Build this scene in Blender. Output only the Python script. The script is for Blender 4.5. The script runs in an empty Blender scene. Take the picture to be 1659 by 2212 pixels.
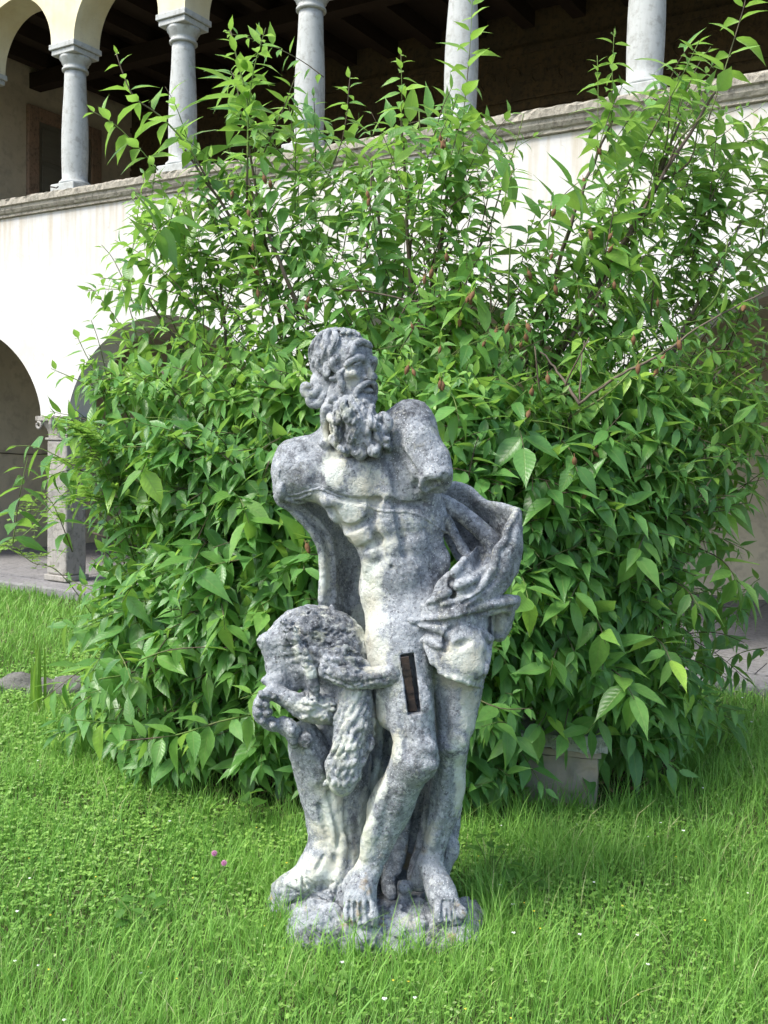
import bpy, bmesh, math, random
import numpy as np
from mathutils import Vector, Matrix
random.seed(7)
rng = np.random.default_rng(11)
scene = bpy.context.scene
COL = scene.collection
# ---------------------------------------------------------------- camera
F = 2150.0            # focal length in the units of the measured picture (1659 x 2212)
CX, CY = 829.5, 1106.0
PITCH = math.atan(138 / F); ROLL = 0.024; CAMH = 1.5
Rv = Vector((1, 0, 0)); Fv = Vector((0, math.cos(PITCH), -math.sin(PITCH))); Uv = Vector((0, math.sin(PITCH), math.cos(PITCH)))
R2 = Rv * math.cos(ROLL) + Uv * math.sin(ROLL)
U2 = Uv * math.cos(ROLL) - Rv * math.sin(ROLL)
CAM = Vector((0, 0, CAMH))
cd = bpy.data.cameras.new('camera'); cam = bpy.data.objects.new('camera', cd); COL.objects.link(cam)
cd.sensor_fit = 'VERTICAL'; cd.sensor_height = 36; cd.lens = 36 * F / 2212
cd.clip_start = 0.05; cd.clip_end = 400
m = Matrix((R2, U2, -Fv)).transposed().to_4x4(); m.translation = CAM
cam.matrix_world = m
scene.camera = cam
scene.render.resolution_x = 768; scene.render.resolution_y = 1024
# ---------------------------------------------------------------- light
SUN_EL = math.radians(52); SUN_AZ = math.radians(-118)      # azimuth from +Y clockwise
w = bpy.data.worlds.new('World'); scene.world = w; w.use_nodes = True
nt = w.node_tree; bg = nt.nodes['Background']
sky = nt.nodes.new('ShaderNodeTexSky'); sky.sky_type = 'NISHITA'; sky.sun_disc = False
sky.sun_elevation = SUN_EL; sky.sun_rotation = SUN_AZ
sky.air_density = 1.0; sky.dust_density = 2.5; sky.ozone_density = 1.0
nt.links.new(sky.outputs[0], bg.inputs[0]); bg.inputs[1].default_value = 0.115
sd = bpy.data.lights.new('sun', 'SUN'); sun = bpy.data.objects.new('sun', sd); COL.objects.link(sun)
sd.energy = 1.5; sd.angle = math.radians(20); sd.color = (1.0, 0.97, 0.9)
sdir = Vector((math.sin(SUN_AZ) * math.cos(SUN_EL), math.cos(SUN_AZ) * math.cos(SUN_EL), math.sin(SUN_EL)))
sun.rotation_euler = sdir.to_track_quat('Z', 'Y').to_euler()
scene.view_settings.view_transform = 'Standard'; scene.view_settings.look = 'None'
scene.view_settings.gamma = 1.0; scene.view_settings.exposure = 1.65
scene.view_settings.use_curve_mapping = False
# ---------------------------------------------------------------- helpers
def at(px, py, Y):
    """world point on the sight line of a measured picture point, at world depth Y"""
    d = Fv * F + R2 * (px - CX) - U2 * (py - CY)
    return CAM + d * (Y / d.y)
def proj(p):
    d = Vector(p) - CAM; z = d.dot(Fv)
    return CX + F * d.dot(R2) / z, CY - F * d.dot(U2) / z
def tag(o, label=None, cat=None, group=None, kind=None):
    if label: o['label'] = label
    if cat: o['category'] = cat
    if group: o['group'] = group
    if kind: o['kind'] = kind
    return o
def empty(name, loc=(0, 0, 0), rz=0):
    o = bpy.data.objects.new(name, None); COL.objects.link(o); o.location = loc; o.rotation_euler = (0, 0, rz)
    o.empty_display_size = 0.1
    return o
def link(name, me, mat=None, parent=None, smooth=False):
    o = bpy.data.objects.new(name, me); COL.objects.link(o)
    if mat and not me.materials: me.materials.append(mat)
    if parent: o.parent = parent
    if smooth: me.polygons.foreach_set('use_smooth', np.ones(len(me.polygons), bool))
    return o
def mesh_np(name, V, Fc):
    """V (n,3), Fc (m,k) with one polygon size"""
    V = np.asarray(V, np.float32); Fc = np.asarray(Fc, np.int32)
    me = bpy.data.meshes.new(name)
    me.vertices.add(len(V)); me.vertices.foreach_set('co', V.ravel())
    k = Fc.shape[1]
    me.loops.add(Fc.size); me.loops.foreach_set('vertex_index', Fc.ravel())
    me.polygons.add(len(Fc)); me.polygons.foreach_set('loop_start', np.arange(0, Fc.size, k, dtype=np.int32))
    me.update(calc_edges=True)
    return me
class MB:
    def __init__(s): s.v = []; s.f = []
    def add(s, vs, fs):
        n = len(s.v); s.v += [tuple(v) for v in vs]; s.f += [tuple(i + n for i in f) for f in fs]
    def box(s, x0, x1, y0, y1, z0, z1):
        s.add([(x0,y0,z0),(x1,y0,z0),(x1,y1,z0),(x0,y1,z0),(x0,y0,z1),(x1,y0,z1),(x1,y1,z1),(x0,y1,z1)],
              [(0,3,2,1),(4,5,6,7),(0,1,5,4),(1,2,6,5),(2,3,7,6),(3,0,4,7)])
    def lathe(s, prof, cx, cy, n=32):
        vs = []; fs = []
        for r, z in prof:
            for i in range(n):
                a = 2 * math.pi * i / n; vs.append((cx + r * math.cos(a), cy + r * math.sin(a), z))
        for j in range(len(prof) - 1):
            for i in range(n):
                a, b = j * n + i, j * n + (i + 1) % n
                fs.append((a, b, b + n, a + n))
        fs.append(tuple(range(n))[::-1]); fs.append(tuple((len(prof) - 1) * n + i for i in range(n)))
        s.add(vs, fs)
    def tube(s, pts, rad, n=6):
        pts = [Vector(p) for p in pts]; base = len(s.v); up = Vector((0.3, 0.2, 1)).normalized(); vs = []; fs = []
        for i, p in enumerate(pts):
            d = (pts[min(i + 1, len(pts) - 1)] - pts[max(i - 1, 0)])
            if d.length < 1e-9: d = Vector((0, 0, 1))
            d.normalize()
            a = d.cross(up if abs(d.dot(up)) < 0.95 else Vector((1, 0, 0))).normalized(); b = d.cross(a)
            r = rad[i] if hasattr(rad, '__len__') else rad
            for k in range(n):
                t = 2 * math.pi * k / n; vs.append(p + a * (r * math.cos(t)) + b * (r * math.sin(t)))
        for i in range(len(pts) - 1):
            for k in range(n):
                a, b = i * n + k, i * n + (k + 1) % n
                fs.append((a, a + n, b + n, b))
        fs.append(tuple(range(n))); fs.append(tuple((len(pts) - 1) * n + k for k in range(n))[::-1])
        s.add(vs, fs)
    def build(s, name, mat, parent=None, smooth=False, bevel=0, loc=None):
        me = bpy.data.meshes.new(name); me.from_pydata(s.v, [], s.f); me.update()
        o = link(name, me, mat, parent, smooth)
        if bevel:
            b = o.modifiers.new('bevel', 'BEVEL'); b.width = bevel; b.segments = 2; b.limit_method = 'ANGLE'; b.angle_limit = 0.7
        return o
# ---- materials
class NT:
    def __init__(s, name):
        s.m = bpy.data.materials.new(name); s.m.use_nodes = True; s.t = s.m.node_tree; s.n = s.t.nodes; s.b = s.n['Principled BSDF']
        s.out = s.n['Material Output']
    def node(s, typ, **kw):
        n = s.n.new(typ)
        for k, v in kw.items():
            if k.startswith('i_'): s.set(n, k[2:], v)
            else: setattr(n, k, v)
        return n
    def set(s, n, key, v):
        inp = n.inputs[int(key)] if key.isdigit() else n.inputs[key.replace('_', ' ')]
        if isinstance(v, bpy.types.NodeSocket): s.t.links.new(v, inp)
        else: inp.default_value = v
    def coord(s, kind='Object', scale=(1, 1, 1)):
        tc = s.node('ShaderNodeTexCoord'); mp = s.node('ShaderNodeMapping'); s.t.links.new(tc.outputs[kind], mp.inputs[0]); mp.inputs['Scale'].default_value = scale
        return mp.outputs[0]
    def noise(s, vec, scale, detail=4, rough=0.55, dist=0):
        n = s.node('ShaderNodeTexNoise', i_Vector=vec, i_Scale=scale, i_Detail=detail, i_Roughness=rough, i_Distortion=dist); return n.outputs['Fac']
    def voro(s, vec, scale, feature='F1', out='Distance', rand=1.0):
        n = s.node('ShaderNodeTexVoronoi', feature=feature, i_Vector=vec, i_Scale=scale, i_Randomness=rand); return n.outputs[out]
    def ramp(s, fac, stops, interp='LINEAR'):
        n = s.node('ShaderNodeValToRGB'); s.t.links.new(fac, n.inputs[0]); r = n.color_ramp; r.interpolation = interp
        while len(r.elements) < len(stops): r.elements.new(0.5)
        for e, (p, c) in zip(r.elements, stops):
            e.position = p; e.color = (c, c, c, 1) if isinstance(c, (int, float)) else (*c, 1)
        return n.outputs[0]
    def mix(s, fac, a, b, mode='MIX'):
        n = s.node('ShaderNodeMix', data_type='RGBA', blend_type=mode)
        for i, v in ((0, fac), (6, a), (7, b)):
            if isinstance(v, bpy.types.NodeSocket): s.t.links.new(v, n.inputs[i])
            elif i == 0: n.inputs[0].default_value = v
            else: n.inputs[i].default_value = (*v, 1)
        return n.outputs[2]
    def math(s, op, a, b=0.0, clamp=False):
        n = s.node('ShaderNodeMath', operation=op, use_clamp=clamp)
        for i, v in ((0, a), (1, b)):
            if isinstance(v, bpy.types.NodeSocket): s.t.links.new(v, n.inputs[i])
            else: n.inputs[i].default_value = v
        return n.outputs[0]
    def attr(s, name, out='Fac'):
        return s.node('ShaderNodeAttribute', attribute_name=name).outputs[out]
    def bump(s, h, strength=0.4, dist=0.01):
        n = s.node('ShaderNodeBump', i_Height=h, i_Strength=strength, i_Distance=dist); s.t.links.new(n.outputs[0], s.b.inputs['Normal']); return n
    def base(s, c, rough=0.8, spec=0.3):
        if isinstance(c, bpy.types.NodeSocket): s.t.links.new(c, s.b.inputs['Base Color'])
        else: s.b.inputs['Base Color'].default_value = (*c, 1)
        if isinstance(rough, bpy.types.NodeSocket): s.t.links.new(rough, s.b.inputs['Roughness'])
        else: s.b.inputs['Roughness'].default_value = rough
        s.b.inputs['Specular IOR Level'].default_value = spec
        return s.m

def m_plaster():
    t = NT('plaster'); v = t.coord()
    big = t.noise(v, 0.9, 5, 0.6); fine = t.noise(v, 14, 6, 0.65)
    streak = t.noise(t.coord(scale=(7, 7, 0.55)), 1.6, 5, 0.6)
    c = t.mix(t.ramp(big, [(0.35, 0.0), (0.7, 1.0)]), (0.61, 0.61, 0.60), (0.52, 0.505, 0.46))
    # rain streaks that start under the ledge and fade downwards
    sep = t.node('ShaderNodeSeparateXYZ', i_0=v)
    h = t.node('ShaderNodeMapRange', i_0=sep.outputs[2], i_1=2.9, i_2=3.75, i_3=0.0, i_4=1.0).outputs[0]
    st = t.math('MULTIPLY', t.ramp(streak, [(0.44, 0.0), (0.66, 1.0)]), h)
    c = t.mix(t.math('MULTIPLY', st, 0.7), c, (0.40, 0.33, 0.21))
    up = t.node('ShaderNodeMapRange', i_0=sep.outputs[2], i_1=5.0, i_2=5.3, i_3=0.0, i_4=1.0).outputs[0]
    c = t.mix(t.math('MULTIPLY', up, 0.85), c, t.mix(t.ramp(t.noise(v, 2.3, 5), [(0.35, 0), (0.65, 1)]), (0.74, 0.68, 0.46), (0.60, 0.52, 0.30)))
    c = t.mix(t.ramp(fine, [(0.3, 0.12), (0.6, 0.0)]), c, (0.35, 0.31, 0.24))
    hair = t.ramp(t.noise(v, 3.2, 2, 0.5, 1.5), [(0.497, 0), (0.5, 1), (0.503, 0)])
    c = t.mix(t.math('MULTIPLY', hair, 0.4), c, (0.35, 0.3, 0.24))
    t.bump(t.math('ADD', fine, t.math('MULTIPLY', big, 2.0)), 0.25, 0.01)
    return t.base(c, 0.92, 0.15)
def m_inner():
    t = NT('inner_plaster'); v = t.coord()
    c = t.mix(t.ramp(t.noise(v, 1.2, 5, 0.62), [(0.35, 0), (0.7, 1)]), (0.56, 0.50, 0.38), (0.40, 0.36, 0.28))
    c = t.mix(t.ramp(t.noise(v, 9, 5), [(0.35, 0.4), (0.5, 0)]), c, (0.27, 0.24, 0.2))
    t.bump(t.noise(v, 20, 5), 0.3, 0.01); return t.base(c, 0.95, 0.1)
def m_stone(name, a, b, dark, scale=1.0, strength=0.5):
    t = NT(name); v = t.coord()
    c = t.mix(t.ramp(t.noise(v, 2.2 * scale, 6, 0.6), [(0.35, 0), (0.68, 1)]), a, b)
    c = t.mix(t.ramp(t.noise(v, 16 * scale, 6, 0.7), [(0.36, 0.75), (0.5, 0)]), c, dark)
    c = t.mix(t.ramp(t.noise(t.coord(scale=(6, 6, 1)), 5 * scale, 4), [(0.5, 0.0), (0.7, 0.35)]), c, dark)
    t.bump(t.noise(v, 40 * scale, 6, 0.7), strength, 0.01); return t.base(c, 0.85, 0.25)
def m_wood(name, a, b):
    t = NT(name); v = t.coord(scale=(1, 1, 1)); n = t.noise(t.coord(scale=(12, 1.2, 12)), 3, 5)
    t.bump(n, 0.3, 0.005); return t.base(t.mix(n, a, b), 0.8, 0.2)
M = {}
M['plaster'] = m_plaster(); M['inner'] = m_inner(); M['shaded_wall'] = m_stone('shaded_loggia_wall', (0.12, 0.088, 0.045), (0.075, 0.062, 0.04), (0.04, 0.034, 0.027), 1.2, 0.5)  # loggia back wall and frieze: interior shade put into a darkened wall colour
M['column'] = m_stone('column_stone', (0.46, 0.475, 0.46), (0.40, 0.42, 0.405), (0.27, 0.275, 0.25), 1.0, 0.25)
M['ledge'] = m_stone('ledge_stone', (0.42, 0.39, 0.32), (0.32, 0.295, 0.24), (0.15, 0.135, 0.11), 1.3, 0.8)
M['pier'] = m_stone('pier_stone', (0.34, 0.32, 0.285), (0.26, 0.25, 0.235), (0.15, 0.14, 0.12), 1.0, 0.6)
M['paving'] = m_stone('paving_stone', (0.25, 0.245, 0.24), (0.20, 0.195, 0.195), (0.11, 0.105, 0.10), 1.5, 0.5)
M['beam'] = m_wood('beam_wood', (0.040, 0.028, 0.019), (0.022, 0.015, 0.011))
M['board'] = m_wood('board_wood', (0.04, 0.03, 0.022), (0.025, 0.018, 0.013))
M['door'] = m_wood('door_wood', (0.16, 0.155, 0.125), (0.11, 0.105, 0.085))
M['doorframe'] = m_stone('door_surround', (0.30, 0.20, 0.14), (0.24, 0.18, 0.13), (0.12, 0.09, 0.07), 1.5, 0.3)
# ================================================================ the cloister
AL = math.radians(31.6)
P0 = Vector((-3.07, 9.77, 0))
B = tag(empty('cloister_building', P0, -AL), 'two storey cream plaster cloister with lower arches and a columned loggia above', 'building')
TH = 0.32; BAY = 1.42; LB = 2 * BAY; FLOOR = 0.09
S0, S1 = -7.2, 11.4
def lower_z(s):
    """underside of the lower arches; None over the piers"""
    k = math.floor((s + 0.06) / LB); d = s - (-0.06 + k * LB)
    span = LB - 0.40
    if d > span: return 1.74
    x = abs(d / (span / 2) - 1); return 1.74 + 0.92 * max(0, 1 - x * x) ** 0.6
def upper_z(s):
    k = math.floor(s / BAY); d = s - k * BAY; R = (BAY - TH) / 2
    if d > 2 * R: return 5.33
    return 5.33 + math.sqrt(max(0, R * R - (d - R) ** 2))
def arched(fn, s0, s1, ztop, t0, t1, knots):
    ss = set(np.round(np.arange(s0, s1 + 1e-6, 0.02), 4)); ss |= set(np.round(knots, 4))
    ss = sorted(x for x in ss if s0 - 1e-6 <= x <= s1 + 1e-6)
    mb = MB(); vs = []
    for s in ss:
        z = fn(s); vs += [(s, t0, z), (s, t0, ztop), (s, t1, ztop), (s, t1, z)]
    fs = []
    for i in range(len(ss) - 1):
        a, b = 4 * i, 4 * i + 4
        fs += [(a, b, b + 1, a + 1), (a + 1, b + 1, b + 2, a + 2), (a + 2, b + 2, b + 3, a + 3), (a, a + 3, b + 3, b)]
    fs += [(0, 1, 2, 3), (len(vs) - 1, len(vs) - 2, len(vs) - 3, len(vs) - 4)]
    mb.add(vs, fs); return mb
kn = []
for k in range(-4, 6):
    base = -0.06 + k * LB
    kn += list(base + (LB - 0.4) * (0.5 - 0.5 * np.cos(np.linspace(0, math.pi, 60)))) + [base + LB - 0.399]
arched(lower_z, S0, S1, 3.735, 0.0, TH, np.array(kn)).build('lower_wall', M['plaster'], B)
kn = []
for k in range(-7, 9):
    base = k * BAY; kn += list(base + (BAY - TH) * (0.5 - 0.5 * np.cos(np.linspace(0, math.pi, 50)))) + [base + BAY - TH + 0.001]
arched(upper_z, S0, S1, 7.4, 0.0, TH, np.array(kn)).build('upper_wall', M['plaster'], B)
# ledge: a moulded course, worn at its top edge
def ledge():
    prof = [(-0.0, 3.737), (-0.028, 3.742), (-0.028, 3.765), (-0.045, 3.775), (-0.062, 3.80), (-0.066, 3.83), (-0.088, 3.84), (-0.092, 3.885), (-0.088, 3.902), (0.44, 3.902), (0.44, 3.737)]
    ss = np.arange(S0, S1, 0.045); mb = MB(); vs = []; fs = []; n = len(prof)
    for s in ss:
        for j, (t, z) in enumerate(prof):
            a = 0.006 if j in (7, 8) else 0.003 if j in (2, 3) else 0.0
            chip = 0.02 * max(0, random.random() - 0.9) * 8 if j in (7, 8) else 0
            vs.append((s, t + random.uniform(-a, a) + (chip if j < 9 else 0), z + random.uniform(-a, a) * (0.8 if j < 9 else 0)))
    for i in range(len(ss) - 1):
        for j in range(n):
            a = i * n + j; b = i * n + (j + 1) % n; fs.append((a, a + n, b + n, b))
    mb.add(vs, fs); return mb
ledge().build('ledge', M['ledge'], B)
# upper columns
cap = MB(); cap.box(-0.017, 0.337, -0.017, 0.337, 5.275, 5.327); cap.box(0.002, 0.318, 0.002, 0.318, 5.225, 5.274)
capr = MB(); capr.lathe([(0.112, 5.09), (0.126, 5.095), (0.126, 5.112), (0.114, 5.12), (0.114, 5.15), (0.128, 5.16), (0.132, 5.18), (0.15, 5.20), (0.154, 5.223)], 0.16, 0.16)
sh = MB(); prof = []
for i in range(15):
    u = i / 14; prof.append((0.121 + 0.010 * math.sin(math.pi * min(1, u * 1.25)) - 0.020 * u ** 2, 4.055 + u * (5.089 - 4.055)))
sh.lathe([(0.15, 4.001), (0.155, 4.012), (0.15, 4.028), (0.132, 4.034), (0.132, 4.046)] + prof, 0.16, 0.16, 36)
bs = MB(); bs.box(-0.005, 0.325, -0.005, 0.325, 3.903, 4.0)
me_cap = me_capr = me_sh = me_bs = None
for k in range(-4, 7):
    x = k * BAY - TH
    if k == -4:
        o = sh.build('column', M['column'], B, True); me_sh = o.data
        c1 = cap.build('abacus', M['column'], o, bevel=0.006); c2 = capr.build('capital', M['column'], o, True); c3 = bs.build('base_block', M['column'], o, bevel=0.012)
        first = (o, c1, c2, c3); o.location = (x, 0, 0)
    else:
        o = first[0].copy(); COL.objects.link(o); o.location = (x, 0, 0)
        for c in first[1:]:
            d = c.copy(); COL.objects.link(d); d.parent = o
# lower pillars with volute capitals
def pillar(k):
    c = -0.26 + k * LB; mb = MB(); mb.box(c - 0.145, c + 0.145, 0.03, 0.29, FLOOR + 0.06, 1.50)
    o = mb.build('pillar', M['pier'], B, bevel=0.02)
    q = MB(); q.box(c - 0.165, c + 0.165, 0.01, 0.31, FLOOR, FLOOR + 0.058); q.build('plinth', M['pier'], o, bevel=0.01)
    q = MB(); q.box(c - 0.255, c + 0.255, -0.025, 0.345, 1.69, 1.737); q.box(c - 0.158, c + 0.158, 0.018, 0.302, 1.502, 1.525)
    # bell that widens upwards
    vs = []; fs = []
    pr = [(0.135, 1.526), (0.137, 1.57), (0.15, 1.61), (0.19, 1.65), (0.225, 1.689)]
    for h, z in pr:
        d = h - 0.135; vs += [(c - h, 0.04 - d * .5, z), (c + h, 0.04 - d * .5, z), (c + h, 0.28 + d * .5, z), (c - h, 0.28 + d * .5, z)]
    for i in range(len(pr) - 1):
        for j in range(4):
            a = 4 * i + j; b = 4 * i + (j + 1) % 4; fs.append((a, b, b + 4, a + 4))
    q.add(vs, fs)
    for sx in (-1, 1):                       # volutes
        for t in (-0.012, 0.30):
            pts = [(c + sx * (0.21 + 0.032 * math.cos(a)), t, 1.648 + 0.032 * math.sin(a)) for a in np.linspace(0, 2 * math.pi, 13)]
            q.tube(pts, 0.016, 6)
    q.tube([(c, -0.02, 1.60), (c, -0.035, 1.66), (c, -0.03, 1.735)], [0.02, 0.03, 0.025], 8)
    q.build('capital', M['pier'], o, bevel=0.006)
for k in range(-1, 4): pillar(k)
# loggia and arcade interior
END = -2.95; DEP = 3.6
mb = MB(); mb.box(END - 0.3, END, TH + 0.003, DEP, FLOOR, 3.0); mb.box(END - 0.3, END, TH + 0.003, DEP, 3.0, 6.6); mb.build('end_wall', M['inner'], B)
for nm, a, b_, mt in (('back_wall', FLOOR, 3.0, 'inner'), ('loggia_back_wall', 3.003, 7.4, 'shaded_wall')):
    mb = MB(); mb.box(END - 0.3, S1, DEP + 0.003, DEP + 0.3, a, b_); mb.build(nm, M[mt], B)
mb = MB(); mb.box(END, S1, TH + 0.003, DEP, 2.85, 3.0); mb.build('loggia_floor', M['inner'], B)
mb = MB(); mb.box(S0, S1, 0.003, DEP + 0.3, 7.403, 7.6); mb.build('roof', M['board'], B)
# painted frieze high on the back wall (raised bands and roundels)
q = MB()
for z0, z1, d in ((5.25, 5.32, 0.03), (5.36, 5.39, 0.02), (5.85, 5.92, 0.03)): q.box(END, S1, DEP - d, DEP - 0.002, z0, z1)
for i in range(46):
    s = END + 0.3 + i * 0.31
    q.tube([(s + 0.09 * math.cos(a), DEP - 0.002, 5.62 + 0.10 * math.sin(a)) for a in np.linspace(0, 4.2, 8)], 0.012, 5)
q.build('frieze', M['shaded_wall'], B)
# boards of the ceiling
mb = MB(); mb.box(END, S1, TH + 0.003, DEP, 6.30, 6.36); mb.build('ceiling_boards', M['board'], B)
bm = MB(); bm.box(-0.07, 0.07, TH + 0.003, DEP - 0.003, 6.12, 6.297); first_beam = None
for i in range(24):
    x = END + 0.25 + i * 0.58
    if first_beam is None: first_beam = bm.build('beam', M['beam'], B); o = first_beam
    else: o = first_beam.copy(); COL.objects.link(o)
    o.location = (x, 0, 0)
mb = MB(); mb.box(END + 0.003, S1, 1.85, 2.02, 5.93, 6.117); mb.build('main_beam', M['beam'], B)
# door in the end wall of the loggia
d = MB(); d.box(END + 0.002, END + 0.03, 1.97, 2.83, 3.0, 5.55)
do = d.build('door', M['door'], B)
for (a, b) in ((2.02, 2.38), (2.42, 2.78)):
    for (z0, z1) in ((3.08, 3.75), (3.82, 4.55), (4.62, 5.02), (5.08, 5.48)):
        q = MB(); q.box(END + 0.031, END + 0.048, a, b, z0, z1); q.build('panel', M['door'], do, bevel=0.012)
fr = MB(); fr.box(END + 0.002, END + 0.06, 1.80, 1.967, 3.0, 5.72); fr.box(END + 0.002, END + 0.06, 2.833, 3.0, 3.0, 5.72); fr.box(END + 0.002, END + 0.058, 1.968, 2.832, 5.553, 5.72)
fr.build('door_surround', M['doorframe'], do, bevel=0.01)
# slack wire on the arcade end wall
wi = MB(); wi.tube([(END + 0.02, 0.4 + 0.32 * i, 1.43 - 0.12 * math.sin(i / 9 * math.pi)) for i in range(10)], 0.006, 5); wi.build('wire', M['beam'], B)
# small iron hook lying on the ledge at the column foot
hk = MB(); hk.tube([(-0.27, -0.05, 3.96), (-0.22, -0.055, 3.95), (-0.17, -0.06, 3.935), (-0.15, -0.05, 3.95)], 0.006, 6)
hk.build('iron_hook', M['beam'], B)
# pavement of the arcade, laid in flags with recessed joints, and its kerb
PV = tag(empty('pavement', P0, -AL), kind='structure')
base = MB(); base.box(END - 4, S1, 0.05, DEP, 0.0, FLOOR - 0.012); base.build('bedding', M['paving'], PV)
r2 = random.Random(3); t = 0.052; row = 0; nflag = 0; rest = MB()
while t < DEP - 0.05:
    dt = 0.42; x = END - 4 + r2.uniform(-0.3, 0)
    while x < S1:
        L = r2.uniform(0.5, 0.8); zz = FLOOR - r2.uniform(0.0, 0.004)
        q = MB(); q.box(x + 0.004, x + L - 0.004, t + 0.004, min(t + dt, DEP) - 0.004, FLOOR - 0.011, zz)
        q.build('flagstone', M['paving'], PV); x += L
    t += dt
x = END - 4
while x < S1:
    L = r2.uniform(0.9, 1.5); q = MB(); q.box(x + 0.003, x + L - 0.003, -0.27, 0.048, -0.05, FLOOR - 0.004 - r2.uniform(0, 0.008)); q.build('kerb_stone', M['paving'], PV, bevel=0.018); x += L
# ================================================================ ground
def ground_z(x, y): return 0.012 * math.sin(1.7 * x + 0.6) * math.sin(1.3 * y) if y > 1 else 0.0
t = NT('soil'); v = t.coord()
c = t.mix(t.ramp(t.noise(v, 3, 6), [(0.4, 0), (0.6, 1)]), (0.05, 0.045, 0.022), (0.045, 0.085, 0.018)); c = t.mix(t.ramp(t.noise(v, 60, 4), [(0.4, 0), (0.6, 1)]), c, (0.085, 0.07, 0.045))
t.bump(t.noise(v, 50, 5), 0.8, 0.02); M['soil'] = t.base(c, 0.95, 0.1)
xs = np.concatenate([[-70, -30, -14], np.linspace(-8, 8, 81), [14, 30, 70]]); ys = np.concatenate([[-40, -10, 0], np.linspace(1, 11, 61), [20, 40, 90]])
GV = []
for y in ys:
    for x in xs:
        s_, t_ = (x - P0.x) * math.cos(AL) - (y - P0.y) * math.sin(AL), (x - P0.x) * math.sin(AL) + (y - P0.y) * math.cos(AL)
        z = ground_z(x, y) if (abs(x) < 8 and 1 < y < 11 and t_ < -0.3) else -0.02 if t_ >= -0.3 else 0
        GV.append((x, y, z))
n = len(xs); GF = [(j * n + i, j * n + i + 1, (j + 1) * n + i + 1, (j + 1) * n + i) for j in range(len(ys) - 1) for i in range(n - 1)]
tag(link('ground', mesh_np('ground', GV, GF), M['soil'], None, True), kind='structure')
# ================================================================ carving toolkit: distance volumes turned into meshes
SY = 3.08; PPM = F / SY
def W3(p):
    return np.array(at(p[0], p[1], SY + (p[2] if len(p) > 2 else 0.0)))
_D0 = np.array(Fv); _R0 = np.array(R2); _U0 = np.array(U2); _C0 = np.array(CAM)
def crom(P, n):
    """Catmull-Rom through the rows of P, n samples per span"""
    P = np.asarray(P, float)
    if len(P) == 2: t = np.linspace(0, 1, n + 1)[:, None]; return P[0] * (1 - t) + P[1] * t
    Q = np.vstack([2 * P[0] - P[1], P, 2 * P[-1] - P[-2]]); out = []
    for i in range(len(P) - 1):
        a, b, c, d = Q[i], Q[i + 1], Q[i + 2], Q[i + 3]
        for t in np.arange(n) / n:
            out.append(0.5 * (2 * b + (c - a) * t + (2 * a - 5 * b + 4 * c - d) * t * t + (3 * b - a - 3 * c + d) * t ** 3))
    out.append(P[-1]); return np.array(out)
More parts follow.
